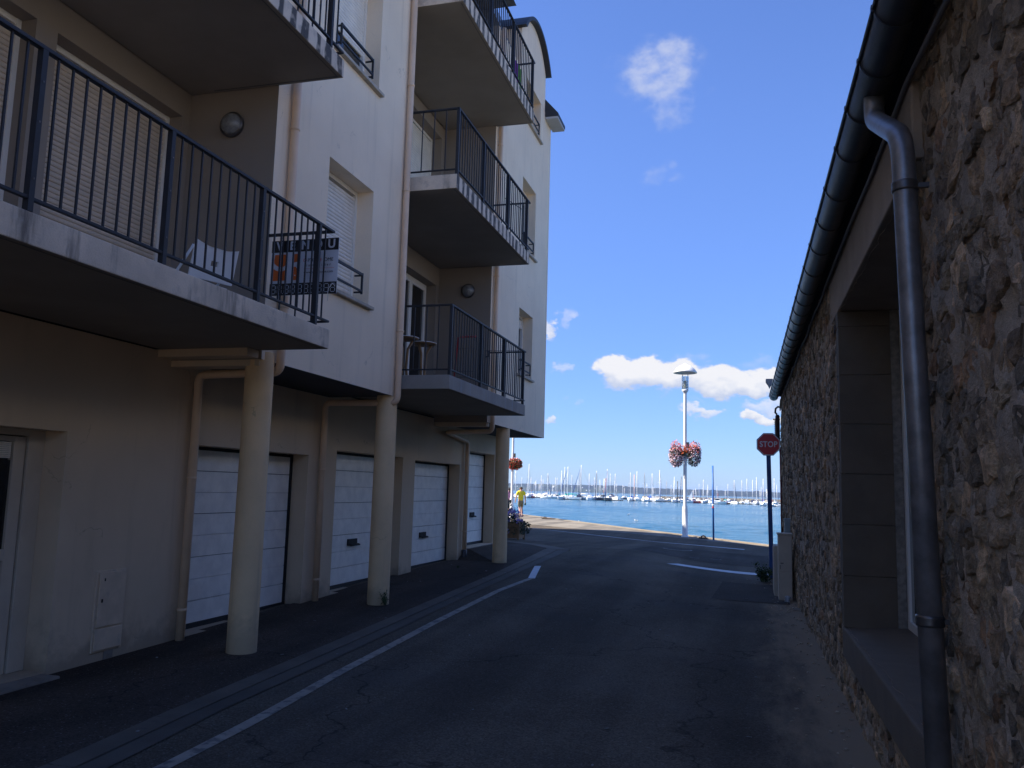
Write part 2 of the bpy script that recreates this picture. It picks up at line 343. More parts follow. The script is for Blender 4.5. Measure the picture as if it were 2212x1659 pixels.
# ------------------------------------------------------------------ ground
def ss(t):
    t = max(0, min(1, t)); return t * t * (3 - 2 * t)
def zg(x, y): return .2 * ss((y - 4) / 12) * ss(-x / 3.5) * (1 - ss((y - 19) / 10))
QE = [(-330, 545), (-60, 125.5), (-13.63, 51.6), (-4.76, 37.3), (.64, 28.96), (1.6, 27.5), (7, 25.6), (80, 12)]   # quay edge
def edge_y(x):
    for (a, b), (c, d) in zip(QE, QE[1:]):
        if x <= c or (c, d) == QE[-1]: return b + (d - b) * (x - a) / (c - a)
xs = [-330, -240, -160, -110, -80, -60, -45, -34, -26, -20, -16] + [-13.63 + .3 * i for i in range(47)] + [.64, 1.1, 1.6, 3, 5, 7, 12, 25, 80]
xs = sorted(set(round(x, 3) for x in xs)); NR = 220
g = MB(); vs = []
for x in xs:
    e = edge_y(x)
    for j in range(NR + 1):
        y = -60 + (e + 60) * (j / NR); vs.append((x, y, zg(x, y)))
W = NR + 1
g.add(vs, [(i * W + j, (i + 1) * W + j, (i + 1) * W + j + 1, i * W + j + 1) for i in range(len(xs) - 1) for j in range(NR)], smooth=True)
tag(g.build('road', road_m, fix=False), 'dark asphalt street running down to the quay', kind='structure')

def strip(L, R, off, name, m, parent=None, step=.25, skirt=.0, nx=1, label=None):
    """a thin sheet between two polylines laid on the ground, with a skirt down to it"""
    def resample(P, n):
        d = [0]
        for a, b in zip(P, P[1:]): d.append(d[-1] + math.dist(a, b))
        out = []
        for i in range(n + 1):
            s = d[-1] * i / n; k = 0
            while k < len(P) - 2 and d[k + 1] < s: k += 1
            u = (s - d[k]) / (d[k + 1] - d[k]); out.append((P[k][0] + (P[k + 1][0] - P[k][0]) * u, P[k][1] + (P[k + 1][1] - P[k][1]) * u))
        return out
    ln = sum(math.dist(a, b) for a, b in zip(L, L[1:])); n = max(1, int(ln / step))
    A, B = resample(L, n), resample(R, n); mb = MB(); vs = []
    for a, b in zip(A, B):
        row = [(a[0] + (b[0] - a[0]) * i / nx, a[1] + (b[1] - a[1]) * i / nx) for i in range(nx + 1)]
        if skirt: vs.append((*a, zg(*a) - .01))
        vs += [(x, y, zg(x, y) + off) for x, y in row]
        if skirt: vs.append((*b, zg(*b) - .01))
    w = nx + 1 + (2 if skirt else 0)
    mb.add(vs, [(i * w + j, i * w + j + 1, (i + 1) * w + j + 1, (i + 1) * w + j) for i in range(n) for j in range(w - 1)])
    return mb.build(name, m, parent)
KL = [(-3.45, -12), (-3.6, -2), (-3.75, 3.98), (-3.87, 5.34), (-3.95, 8.15), (-3.99, 10.23), (-4.07, 13.59), (-4.32, 16.7), (-4.6, 19.4)]
KG = [(-3.12, -12), (-3.27, -2), (-3.42, 4.05), (-3.55, 5.34), (-3.62, 8.15), (-3.68, 10.6), (-3.75, 13.9), (-3.88, 17.0), (-4.05, 19.6)]
KR = [(a[0] + (b[0] - a[0]) * .52, b[1]) for a, b in zip(KL, [(x, y) for x, y in KG])]
o = strip([(-5.5, y) for x, y in KL[:-1]] + [(-5.5, 20.0)], KL[:-1] + [(-4.58, 19.4)], .014, 'sidewalk', walk_m, step=.2, skirt=1, nx=6); tag(o, 'black asphalt pavement under the balconies', kind='structure')
o = strip([(-5.5, 19.6), (-6.2, 20.4), (-8.3, 23.6), (-10.4, 27.3)], [(-4.57, 19.4), (-4.64, 19.86), (-5.42, 21.26), (-6.5, 22.46), (-7.45, 24.01), (-9.2, 27.0)], .013, 'sidewalk', walk_m, skirt=1); tag(o, 'black asphalt pavement turning the corner to the quay', kind='structure')
o = strip(KR, KG, .008, 'gutter_strip', mat('gutter_concrete', (.092, .075, .057), .9, var=.2, scale=1.5, bump=.5, bscale=150, grain=.15)); tag(o, 'worn concrete channel between kerb and road', kind='structure')
kp = thing('kerb', (-3.8, 8, 0), 'grey concrete kerb strip along the left pavement', 'kerb'); kp['kind'] = 'structure'; del kp['category']
def lerp_poly(P, y):
    for (a, b), (c, d) in zip(P, P[1:]):
        if y <= d: return a + (c - a) * (y - b) / (d - b)
    return P[-1][0]
y = -6.0
while y < 19.3:
    y1 = min(y + 1.0, 19.4)
    strip([(lerp_poly(KL, y + .003), y + .003), (lerp_poly(KL, y1 - .003), y1 - .003)], [(lerp_poly(KR, y + .003), y + .003), (lerp_poly(KR, y1 - .003), y1 - .003)], .018, 'kerb_stone', kerb_m, kp, skirt=1, step=.33)
    y = y1
LC_, RC_ = [(-4.58, 19.41), (-4.64, 19.85), (-5.42, 21.25), (-6.5, 22.45), (-7.45, 24.0)], [(-4.06, 19.61), (-4.04, 19.75), (-5.14, 21.5), (-6.2, 22.62), (-7.15, 24.15)]
for k_ in range(4): strip(LC_[k_:k_ + 2], RC_[k_:k_ + 2], .018, 'kerb_stone', kerb_m, kp, skirt=1)

o = strip([(-3.17, -3), (-3.20, 4.18), (-3.25, 5.17), (-3.37, 6.65), (-3.46, 9.1), (-3.50, 11.77), (-3.42, 13.3)], [(-3.08, -3), (-3.11, 4.2), (-3.155, 5.19), (-3.275, 6.67), (-3.365, 9.1), (-3.405, 11.77), (-3.33, 13.33)], .005, 'road_marking', line_m, step=.2); tag(o, 'worn white edge line along the left kerb', kind='structure')
o = strip([(-3.42, 13.34), (-3.79, 15.25)], [(-3.31, 13.36), (-3.68, 15.30)], .005, 'road_marking', line2_m); tag(o, 'short white end piece of the edge line, bent towards the kerb', kind='structure')
o = strip([(-1.68, 18.52), (-.7, 18.25), (.42, 17.83)], [(-1.47, 18.88), (-.6, 18.66), (.42, 18.35)], .005, 'road_marking', line2_m); tag(o, 'broad white stop line across the mouth of the street', kind='structure')
o = strip([(-30, 68.5), (-9.40, 34.97), (-5.2, 30.6), (-2.75, 27.97), (-.1, 26.25)], [(-29.6, 68.2), (-9.05, 34.55), (-4.95, 30.2), (-2.62, 27.75), (-.1, 26.0)], .005, 'road_marking', line2_m, step=.5); tag(o, 'long white line between the quay road and the promenade', kind='structure')
patch_m = asphalt('patched_asphalt', (.068, .056, .045))
o = strip([(-.55, 13.5), (-.45, 16.2)], [(.60, 13.35), (.60, 16.0)], .006, 'road_patch', patch_m, nx=5); tag(o, 'darker square asphalt patch beside the utility cabinet', kind='structure')
o = strip([(-2.9, 21.9), (-1.2, 20.2), (.5, 19.9)], [(-2.6, 25.6), (-.8, 24.3), (.5, 23.6)], .004, 'road_patch', patch_m, nx=6); tag(o, 'darker asphalt patch around the manhole covers', kind='structure')
# quay paving, coping stones and wall
def off_edge(pts, d):
    return [(x - d * .845, y - d * .535) for x, y in pts]
qe = [p for p in QE if -340 < p[0] < 2]
o = strip([(x + .0, y) for x, y in off_edge(qe, .35)], off_edge(qe[:2], 4.5) + [(-10.8, 38.9), (-6.5, 34.6), (-3.16, 32.0), (-.35, 29.0), (.9, 27.6)], .006, 'promenade', quay_m, step=1.0); tag(o, 'pale beige paved quayside strip', kind='structure')
cp = thing('quay_coping', (-5, 37, 0), 'pale stone edge of the quay above the water', 'edge'); cp['kind'] = 'structure'; del cp['category']
def along(P, s):
    for a, b in zip(P, P[1:]):
        L = math.dist(a, b)
        if s <= L: return (a[0] + (b[0] - a[0]) * s / L, a[1] + (b[1] - a[1]) * s / L)
        s -= L
    return P[-1]
PE = [(1.6, 27.5), (.64, 28.96), (-4.76, 37.3), (-13.63, 51.6), (-60, 125.5), (-330, 545)]
for i in range(44):
    a, b = along(PE, i * 1.2 + .01), along(PE, (i + 1) * 1.2 - .01)
    mb = MB(); q = [a, b, off_edge([b], .34)[0], off_edge([a], .34)[0]]
    mb.prism(q, lambda p: (p[0], p[1], -.1), lambda p: (p[0], p[1], .03)); mb.build('coping_stone', coping_m, cp)
mb = MB()
for (a, b), (c, d) in zip(QE, QE[1:]): mb.add([(a, b, -.005), (c, d, -.005), (c, d, -6), (a, b, -6)], [(0, 1, 2, 3)])
tag(mb.build('quay_wall', mat('quay_wall_stone', (.22, .20, .17), .9, var=.3, scale=2, bump=.5, bscale=10)), 'stone quay wall dropping to the water', kind='structure')
# ------------------------------------------------------------------ water
wm = bpy.data.materials.new('sea_water'); wm.use_nodes = True; t = wm.node_tree; b = t.nodes['Principled BSDF']
b.inputs['Base Color'].default_value = (.006, .085, .14, 1); b.inputs['Roughness'].default_value = .10; b.inputs['IOR'].default_value = 1.33
gg = t.nodes.new('ShaderNodeNewGeometry'); h = None
for sc, am, st in ((1.6, .16, (1, 1.3, 1)), (4.5, .08, (1, 1.2, 1))):
    mp = t.nodes.new('ShaderNodeMapping'); mp.inputs['Scale'].default_value = st; mp.inputs['Rotation'].default_value = (0, 0, .5); t.links.new(gg.outputs[0], mp.inputs[0])
    n = t.nodes.new('ShaderNodeTexNoise'); n.inputs['Scale'].default_value = sc; n.inputs['Detail'].default_value = 5; t.links.new(mp.outputs[0], n.inputs['Vector'])
    v = M_(t, 'MULTIPLY', n.outputs[0], am); h = v if h is None else M_(t, 'ADD', h, v)
bn = t.nodes.new('ShaderNodeBump'); bn.inputs['Strength'].default_value = 1.0; bn.inputs['Distance'].default_value = .9
t.links.new(h, bn.inputs['Height']); t.links.new(bn.outputs[0], b.inputs['Normal'])
mb = MB(); mb.add([(-9000, 5, -3.03), (9000, 5, -3.03), (9000, 9000, -3.03), (-9000, 9000, -3.03)], [(0, 1, 2, 3)])
tag(mb.build('water', wm), 'blue rippled harbour water', kind='structure')
# short choppy waves as real geometry over the harbour basin, finer near the quay, dying out far away
import numpy as np
NA, NRW = 230, 620
rows_y = 27 * np.exp(np.linspace(0, math.log(640 / 27), NRW))
angs = np.linspace(radians(-25), radians(9), NA)
X_ = np.outer(rows_y, np.tan(angs)); Y_ = np.repeat(rows_y[:, None], NA, 1); rs = np.random.RandomState(4); Z_ = np.zeros_like(X_)
for lam, amp, n_w in ((7.0, .055, 5), (3.4, .045, 7), (1.7, .030, 9), (.85, .016, 9)):
    for _ in range(n_w):
        a_ = rs.uniform(-1.1, 1.1) + 1.2; l_ = lam * rs.uniform(.65, 1.5); k_ = 2 * pi / l_; ph = rs.uniform(0, 6.28)
        q_ = k_ * (X_ * cos(a_) + Y_ * sin(a_)) + ph + .8 * np.sin(X_ * .11 * rs.uniform(.5, 2) + Y_ * .07 * rs.uniform(.5, 2) + ph)
        w_ = np.sin(q_); fade_ = np.clip(l_ / (rows_y[:, None] * math.log(640 / 27) / NRW) / 3 - .5, 0, 1)
        Z_ += amp / math.sqrt(n_w) * 1.5 * (1 - 2 * np.abs(np.sin(q_ / 2)) ** .8 * .0 + w_ - 1) * fade_
gust = .6 + .5 * np.sin(X_ * .06 + 1.3 * np.sin(Y_ * .03)) * np.sin(Y_ * .045 + .7)
edge_ = np.minimum(1, np.minimum(np.arange(NA), NA - 1 - np.arange(NA))[None, :] / 12.) * np.minimum(1, (NRW - 1 - np.arange(NRW))[:, None] / 80.)
Z_ = -3.0 + Z_ * gust * edge_
mb = MB(); mb.v = np.stack([X_.ravel(), Y_.ravel(), Z_.ravel()], 1).tolist()
mb.f = [(j * NA + i, j * NA + i + 1, (j + 1) * NA + i + 1, (j + 1) * NA + i) for j in range(NRW - 1) for i in range(NA - 1)]; mb.sm = [True] * len(mb.f); mb.c = [(1, 1, 1)] * 1
tag(mb.build('water', wm, fix=False), 'choppy blue water of the harbour basin', kind='structure')

# ------------------------------------------------------------------ apartment building
XF, XR = -4.4, -5.4
BL = thing('apartment_building', (-8, 9, 0), 'cream rendered apartment building with balconies over a row of white garages', 'building')
def wall(X, y0, y1, z0, z1, holes, depth, m, name='wall', flip=1):
    """wall in the plane x=X with openings (y0,y1,z0,z1) and reveals `depth` deep"""
    ys = sorted({y0, y1, *[v for h_ in holes for v in h_[:2]]}); zs = sorted({z0, z1, *[v for h_ in holes for v in h_[2:4]]}); mb = MB()
    for a, b in zip(ys, ys[1:]):
        for c, d in zip(zs, zs[1:]):
            cy, cz = (a + b) / 2, (c + d) / 2
            if any(h_[0] < cy < h_[1] and h_[2] < cz < h_[3] for h_ in holes): continue
            mb.add([(X, a, c), (X, b, c), (X, b, d), (X, a, d)], [(0, 1, 2, 3)])
    for a, b, c, d in [h_[:4] for h_ in holes]:
        Xd = X - depth * flip
        mb.add([(X, a, c), (Xd, a, c), (Xd, a, d), (X, a, d)], [(0, 1, 2, 3)]); mb.add([(X, b, c), (X, b, d), (Xd, b, d), (Xd, b, c)], [(0, 1, 2, 3)])
        mb.add([(X, a, d), (Xd, a, d), (Xd, b, d), (X, b, d)], [(0, 1, 2, 3)]); mb.add([(X, a, c), (X, b, c), (Xd, b, c), (Xd, a, c)], [(0, 1, 2, 3)])
    bm = bmesh.new(); me = mb.mesh(name, m, WO[BL.name], False); bm.from_mesh(me); bmesh.ops.remove_doubles(bm, verts=bm.verts, dist=1e-4)
    bmesh.ops.recalc_face_normals(bm, faces=bm.faces); bm.to_mesh(me); bm.free()
    return link(name, me, BL)
DOORS = [(7.38, 9.62, .06, 1.96), (10.38, 12.68, .13, 2.06), (13.2, 15.5, .17, 2.04), (16.07, 17.82, .41, 2.34)]
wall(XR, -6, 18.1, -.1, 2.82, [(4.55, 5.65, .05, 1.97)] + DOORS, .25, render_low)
# floors above: flush bays (6.85-10.07 and 14-18.3) and loggias (2.4-6.85 and 10.07-14)
B1, B2, B3 = (7.93, 9.06, 3.75, 5.18), (7.93, 9.06, 6.47, 7.9), (7.93, 9.06, 9.2, 10.6)
D1, D2, D3 = (15.93, 17.03, 3.90, 5.24), (15.95, 17.05, 6.52, 8.0), (16.05, 17.3, 9.3, 10.75)
wall(XF, 6.85, 10.07, 2.75, 10.9, [B1, B2], .22, render_)
wall(XF, 14.0, 18.3, 2.75, 10.19, [D1, D2, (D3[0], D3[1], D3[2], 10.189)], .22, render_)
wall(XF, -6, 2.4, 2.75, 10.9, [], .22, render_)
LA = [(2.9, 4.95, 3.05, 5.2), (5.16, 6.74, 3.05, 5.2)]
LC = [(12.35, 13.86, 3.06, 5.22), (12.35, 13.86, 5.78, 8.0), (12.35, 13.86, 8.45, 10.3)]
wall(XR, 2.4, 6.85, 2.84, 10.9, LA + [(5.16, 6.74, 5.7, 7.8), (2.9, 4.95, 5.7, 7.8)], .16, loggia_shade_m)
wall(XR, 10.07, 14.0, 2.84, 10.9, LC, .2, loggia_shade_m)
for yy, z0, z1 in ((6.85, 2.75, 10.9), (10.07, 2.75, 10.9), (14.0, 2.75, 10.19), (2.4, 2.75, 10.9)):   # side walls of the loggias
    mb = MB(); mb.add([(XF, yy, z0), (XR, yy, z0), (XR, yy, z1), (XF, yy, z1)], [(0, 1, 2, 3)]); mb.build('side_wall', loggia_shade_m, BL)
mb = MB(); mb.box(-14, XF - .24, 18.06, 18.3, 2.75, 10.19); mb.box(-14, XR - .26, 17.95, 18.1, -.1, 2.75); mb.add([(XF, 18.3, 2.75), (XF - .24, 18.3, 2.75), (XF - .24, 18.3, 10.19), (XF, 18.3, 10.19)], [(0, 1, 2, 3)])
mb.build('end_wall', render_, BL)
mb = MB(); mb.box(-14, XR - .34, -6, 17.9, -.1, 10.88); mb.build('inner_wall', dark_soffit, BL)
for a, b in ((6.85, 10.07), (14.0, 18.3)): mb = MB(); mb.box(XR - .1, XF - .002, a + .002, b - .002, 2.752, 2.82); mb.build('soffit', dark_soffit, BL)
for a, b, c, d, e_ in ((.03, 6.86, 7.06, 2.69, 2.751), (.03, 6.66, 6.849, 2.755, 2.829), (.02, 14.02, 14.2, 2.68, 2.751)): mb = MB(); mb.box(XR - .2, XF - a, b, c, d, e_); mb.build('beam', render_low, BL, .004)
# seafront wing of the building, turning the corner and running parallel to the quay
WA, WB = Vector((-5.7, 18.34, 0)), Vector((-5.7 - .535 * 17, 18.34 + .845 * 17, 0)); wn = Vector((.845, .535, 0))
wing = [(WA.x, WA.y), (WB.x, WB.y), (WB.x - 9, WB.y - 5.7), (-14.6, 18.34)]
mb = MB(); mb.prism(wing, lambda p: (p[0], p[1], -.1), lambda p: (p[0], p[1], 10.19)); wg = mb.build('seafront_wing', render_, BL)
mb = MB(); mb.prism(wing, lambda p: (p[0], p[1], 10.2), lambda p: (-10.5 + (p[0] + 10.5) * .82 - .6, 23 + (p[1] - 23) * .85, 12.7)); mb.build('roof', slate_m, wg)
for fl_ in (0.9, 3.9, 6.5):
    for k_ in range(6):
        p = WA + (WB - WA) * ((k_ + .6) / 6.2) + wn * .01; a_ = atan2(.845, -.535)
        mb = MB(); mb.rbox((p.x, p.y, fl_ + .7), (1.1, .06, 1.4), rz=a_); w_ = mb.build('window', pvc, wg); mb = MB(); mb.rbox((p.x + wn.x * .03, p.y + wn.y * .03, fl_ + .7), (.95, .03, 1.25), rz=a_); mb.build('pane', glass_dark, w_)
# mansard roof, dormer barrel roofs and eaves
mb = MB()
for a, b in ((-6, 6.85), (6.85, 14.6), (14.6, 18.42)):
    mb.prism([(-4.25 if a < 14 else -4.42, 10.92 if a < 14 else 10.22), (-5.7, 13.0), (-14.2, 13.0), (-14.2, 10.92 if a < 14 else 10.22)], lambda p: (p[0], a + .001, p[1]), lambda p: (p[0], b - .001, p[1]))
rf = mb.build('roof', slate_m, BL)
mb = MB(); mb.prism([(-4.09, 10.07), (-4.09, 10.14), (-4.6, 10.72), (-4.6, 10.5), (-4.39, 10.07)], lambda p: (p[0], 17.69, p[1]), lambda p: (p[0], 18.45, p[1])); mb.build('eave', roofedge_m, rf)
mb = MB(); mb.box(-4.39, -4.10, 17.70, 18.44, 10.02, 10.068); mb.build('eave_board', eave_m, rf)
def arc(yc, zc, hw, rise, n=20):
    R_a = (hw * hw + rise * rise) / (2 * rise); a0 = math.asin(hw / R_a)
    return [(yc + R_a * sin(-a0 + 2 * a0 * i / n), zc - (R_a - rise) + R_a * cos(-a0 + 2 * a0 * i / n)) for i in range(n + 1)]
for yc in (16.62, 8.46):
    zb0 = 10.195 if yc > 12 else 10.91
    mb = MB(); mb.prism([(yc + 1.05, zb0)] + [(yc - 1.05, zb0)] + arc(yc, zb0 + .84, 1.05, .56), lambda p: (XF + .001, p[0], p[1]), lambda p: (-7.0, p[0], p[1])); mb.build('gable', render_, rf)
    o_, i_ = arc(yc, zb0 + .85, 1.16, .62), arc(yc, zb0 + .84, 1.06, .565)
    vs = [(x, p[0], p[1]) for x in (XF + .12, -7.6) for p in o_] + [(x, p[0], p[1]) for x in (XF + .12, -7.6) for p in i_]
    mb = MB(); mb.add(vs, [(i, i + 1, 21 + i + 1, 21 + i) for i in range(20)] + [(42 + i, 63 + i, 63 + i + 1, 42 + i + 1) for i in range(20)] + [(i, 42 + i, 42 + i + 1, i + 1) for i in range(20)] + [(0, 21, 63, 42), (20, 62, 83, 41)])
    mb.build('barrel_roof', roofedge_m, rf)

def roller(h_, X, m, zb=None, gap=0, frame=True, pitch=.045, name='window'):
    """window with a closed roller shutter: frame, guide rails, slats"""
    y0, y1, z0, z1 = h_; zb = z0 if zb is None else zb
    mb = MB(); mb.box(X - .05, X + .02, y0, y0 + .045, z0, z1); mb.box(X - .05, X + .02, y1 - .045, y1, z0, z1); mb.box(X - .05, X + .015, y0 + .045, y1 - .045, z1 - .05, z1)
    mb.box(X - .06, X - .05, y0, y1, z0, z1); mb.box(X - .05, X + .015, y0 + .045, y1 - .045, z0, z0 + .05)
    w = mb.build(name, pvc if frame else m, BL)
    n = int((z1 - .05 - zb) / pitch); s = MB()
    ya, yb = y0 + .046, y1 - .046; c = ((ya + yb) / 2)
    # curved slat profile
    prof = [(-.010, 0), (.0, .004), (.006, .016), (.007, .026), (.002, .038), (-.010, .0445)]
    s.prism(prof, lambda p: (p[0], ya - c, p[1] * pitch / .045), lambda p: (p[0], yb - c, p[1] * pitch / .045))
    me = s.mesh('slat', m)
    for i in range(n): link('slat', me, w, (X, c, zb + i * pitch + (.0 if i else 0)))
    return w
def sill(par, y0, y1, z, X=XF, out=.06):
    mb = MB(); mb.prism([(X - .23, z + .02), (X - .23, z - .05), (X + out, z - .05), (X + out, z - .012)], lambda p: (p[0], y0 - .05, p[1]), lambda p: (p[0], y1 + .05, p[1])); return mb.build('sill', sill_m, par, .004)
def guard(par, y0, y1, za, zb, X=XF + .04):
    mb = MB(); mb.box(X - .012, X + .012, y0 + .03, y1 - .28 + .0, za - .016, za + .016); mb.build('guard_rail', rail_m, par, .003)
    mb = MB(); mb.box(X - .01, X + .01, y0 + .03, y1 - .28, zb - .012, zb + .012); mb.build('guard_rail', rail_m, par, .003)
    for yy in (y0 + .03, y1 - .28): mb = MB(); mb.box(X - .012, X + .013, yy - .010, yy + .010, za - .235, za + .018); mb.box(X - .1, X - .011, yy - .008, yy + .008, za - .02, za + .0); mb.box(X - .1, X - .011, yy - .008, yy + .008, za - .22, za - .2); mb.build('bracket', rail_m, par, .003)
w = roller(B1, XF - .235, slat_m); sill(w, 7.93, 9.06, 3.75); guard(w, 7.93, 9.06, 4.06, 3.86)
w = roller(B2, XF - .235, slat_m, zb=6.95); sill(w, 7.93, 9.06, 6.47); guard(w, 7.93, 9.06, 6.74, 6.56)
mb = MB(); mb.box(XF - .27, XF - .262, 7.97, 9.02, 6.5, 6.94); mb.build('pane', glass_dark, w)
for DD in (D1, D2, D3):
    w = roller(DD, XF - .235, slat_m, zb=DD[3] - .25); sill(w, DD[0], DD[1], DD[2]); guard(w, DD[0], DD[1], DD[2] + .28, DD[2] + .1)
    mb = MB(); mb.box(XF - .28, XF - .262, DD[0] + .05, DD[1] - .05, DD[2] + .05, DD[3] - .26); mb.build('pane', glass_dark, w)
    mb = MB(); cy = (DD[0] + DD[1]) / 2; mb.box(XF - .262, XF - .232, cy - .04, cy + .04, DD[2] + .05, DD[3] - .26); mb.build('mullion', pvc, w)
for h_ in LA: roller(h_, XR - .17, slat_dark, name='window')
for h_ in ((5.16, 6.74, 5.7, 7.8), (2.9, 4.95, 5.7, 7.8)): roller(h_, XR - .17, slat_dark, pitch=.06)
roller(LC[1], XR - .21, slat_m)
def glassdoor(h_, X):
    y0, y1, z0, z1 = h_; mb = MB(); t_ = .07
    mb.box(X - .05, X + .01, y0, y0 + t_, z0, z1); mb.box(X - .05, X + .01, y1 - t_, y1, z0, z1); mb.box(X - .05, X + .01, y0 + t_, y1 - t_, z1 - t_, z1); mb.box(X - .05, X + .01, y0 + t_, y1 - t_, z0, z0 + t_)
    d = mb.build('balcony_door', pvc, BL, .004); cy = (y0 + y1) / 2
    for a, b in ((y0 + t_ + .004, cy - .004), (cy + .004, y1 - t_ - .004)):
        mb = MB(); s_ = .06
        mb.box(X - .035, X + .03, a, a + s_, z0 + t_, z1 - t_); mb.box(X - .035, X + .03, b - s_, b, z0 + t_, z1 - t_); mb.box(X - .035, X + .03, a + s_, b - s_, z1 - t_ - s_, z1 - t_); mb.box(X - .035, X + .03, a + s_, b - s_, z0 + t_, z0 + t_ + s_)
        mb.build('leaf_frame', pvc, d, .003)
        mb = MB(); mb.box(X - .01, X, a + s_, b - s_, z0 + t_ + s_, z1 - t_ - s_); mb.build('pane', glass_dark, d)
    return d
glassdoor(LC[0], XR - .2); glassdoor(LC[2], XR - .2)

# garage doors
def garage(h_, handle=None):
    y0, y1, z0, z1 = h_; X = XR - .24; top = z1 - .035; bot = z0 + .05; n = 8; ph = (top - bot) / n
    mb = MB(); mb.box(X - .06, X - .03, y0, y1, z0 - .05, z1); mb.box(X - .03, X + .02, y0, y0 + .02, z0, z1); mb.box(X - .03, X + .02, y1 - .03, y1, z0, z1)
    d = mb.build('garage_door', rubber, BL)
    s = MB(); hw = (y1 - y0) / 2 - .032; gp = .0035
    s.box(-.03, 0, -hw, hw, gp, ph - gp); me = s.mesh('panel', garage_m)
    s = MB(); s.box(-.03, 0, -hw, hw, .0015, ph - .0015); me2 = s.mesh('panel', garage_m)
    for i in range(n):
        o = link('panel', me if i % 2 else me2, d, (X, (y0 + y1) / 2 - .006, bot + i * ph + (.002 if i % 2 else 0)))
        b_ = o.modifiers.new('bevel', 'BEVEL'); b_.width = .003; b_.segments = 1
    mb = MB(); mb.box(X - .03, X + .012, y0 + .02, y1 - .03, z0 - .01, z0 + .047); mb.build('bottom_seal', rubber, d, .004)
    if handle:
        a, b, zc = handle; mb = MB(); mb.box(X, X + .02, a, b, zc - .045, zc + .05); mb.tube([(X + .015, a + .04, zc - .03), (X + .05, a + .04, zc - .04), (X + .05, b + .02, zc - .04), (X + .015, b + .02, zc - .03)], .012, 8); mb.build('handle', handle_m, d, .004)
    mb = MB(); mb.box(XR - .2, XR + .06, y0 - .04, y1 + .06, min(zg(XR, y0), zg(XR, y1)) - .05, z0 - .012); mb.build('threshold', thresh_m, BL, .01)
    return d
garage(DOORS[0]); garage(DOORS[1], (11.30, 11.60, .755)); garage(DOORS[2], (14.1, 14.4, .735)); garage(DOORS[3], (16.9, 17.18, 1.035))
# ramp of pavement up to the last door
mb = MB(); mb.add([(-4.62, 15.5, .20), (-4.62, 19.0, .215), (-5.48, 19.2, .215), (-5.48, 15.5, .19), (XR + .065, 16.02, .396), (XR + .065, 18.0, .396), (-5.48, 18.05, .396), (-5.48, 16.0, .396)], [(0, 1, 5, 4), (1, 2, 6, 5), (3, 0, 4, 7), (4, 5, 6, 7)])
tag(mb.build('door_ramp', walk_m), 'small asphalt ramp to the last garage', kind='structure')

# entrance door at the far left
mb = MB(); X = XR - .25; y0, y1, z0, z1 = 4.55, 5.65, .05, 1.97
mb.box(X - .05, X + .03, y1 - .16, y1, z0, z1); mb.box(X - .05, X + .03, y0, y0 + .1, z0, z1); mb.box(X - .05, X + .03, y0 + .1, y1 - .16, z1 - .05, z1)
pvc2 = mat('door_cream', (.60, .52, .41), .5, var=.06)
ed = mb.build('entrance_door', pvc2, BL, .004)
mb = MB(); a, b = y0 + .11, y1 - .175
mb.box(X - .04, X + .015, a, a + .1, z0, z1 - .06); mb.box(X - .04, X + .015, b - .11, b, z0, z1 - .06); mb.box(X - .04, X + .015, a + .1, b - .11, z1 - .10, z1 - .06); mb.box(X - .04, X + .015, a + .1, b - .11, .93, 1.02); mb.box(X - .04, X + .015, a + .1, b - .11, z0, z0 + .05)
mb.build('door_leaf', pvc2, ed, .004)
mb = MB(); mb.box(X - .02, X - .01, a + .1, b - .11, 1.02, 1.72); mb.box(X - .02, X - .01, a + .1, b - .11, .35, .93); mb.build('pane', glass_dark, ed)
mb = MB()
for i in range(9): mb.rbox((X + .004, (a + b) / 2, 1.74 + i * .0145), (.004, b - a - .26, .012), ry=.5)
mb.build('vent_grille', pvc, ed); mb = MB()
for i in range(14): mb.rbox((X + .004, (a + b) / 2, .12 + i * .016), (.004, b - a - .26, .013), ry=.5)
mb.build('vent_grille', pvc, ed)
mb = MB(); mb.box(XR - .25, XR + .18, 4.4, 5.62, -.05, .045); mb.build('threshold', thresh_m, BL, .012)
# meter box
mb = MB(); mb.box(XR - .02, XR + .012, 6.11, 6.47, .11, .80); mt = mb.build('meter_box', meter_m, BL, .004)
mb = MB(); mb.box(XR + .013, XR + .026, 6.135, 6.445, .32, .785); mb.build('door', meter_m, mt, .005)
mb = MB(); mb.box(XR + .013, XR + .024, 6.125, 6.455, .125, .305); mb.build('door', meter_m, mt, .005)
mb = MB(); mb.box(XR + .026, XR + .032, 6.165, 6.18, .53, .56); mb.box(XR + .026, XR + .03, 6.185, 6.197, .71, .735); mb.build('latch', handle_m, mt)
mb = MB(); mb.box(XR - .01, XR + .006, 6.27, 6.38, .0, .108); mb.build('conduit_cover', thresh_m, BL)

# columns
for cx_, cy_, zt in ((-4.5, 6.99, 2.83), (-4.51, 9.98, 2.76), (-4.53, 15.45, 2.76)):
    zb = zg(cx_, cy_) - .02; mb = MB(); n = 14
    mb.lathe([(.138 - .006 * (i / n) + random.uniform(-.0006, .0006), zb + (zt - zb) * i / n) for i in range(n + 1)], (cx_, cy_, 0), 40); mb.build('column', colmat, BL, fix=True)

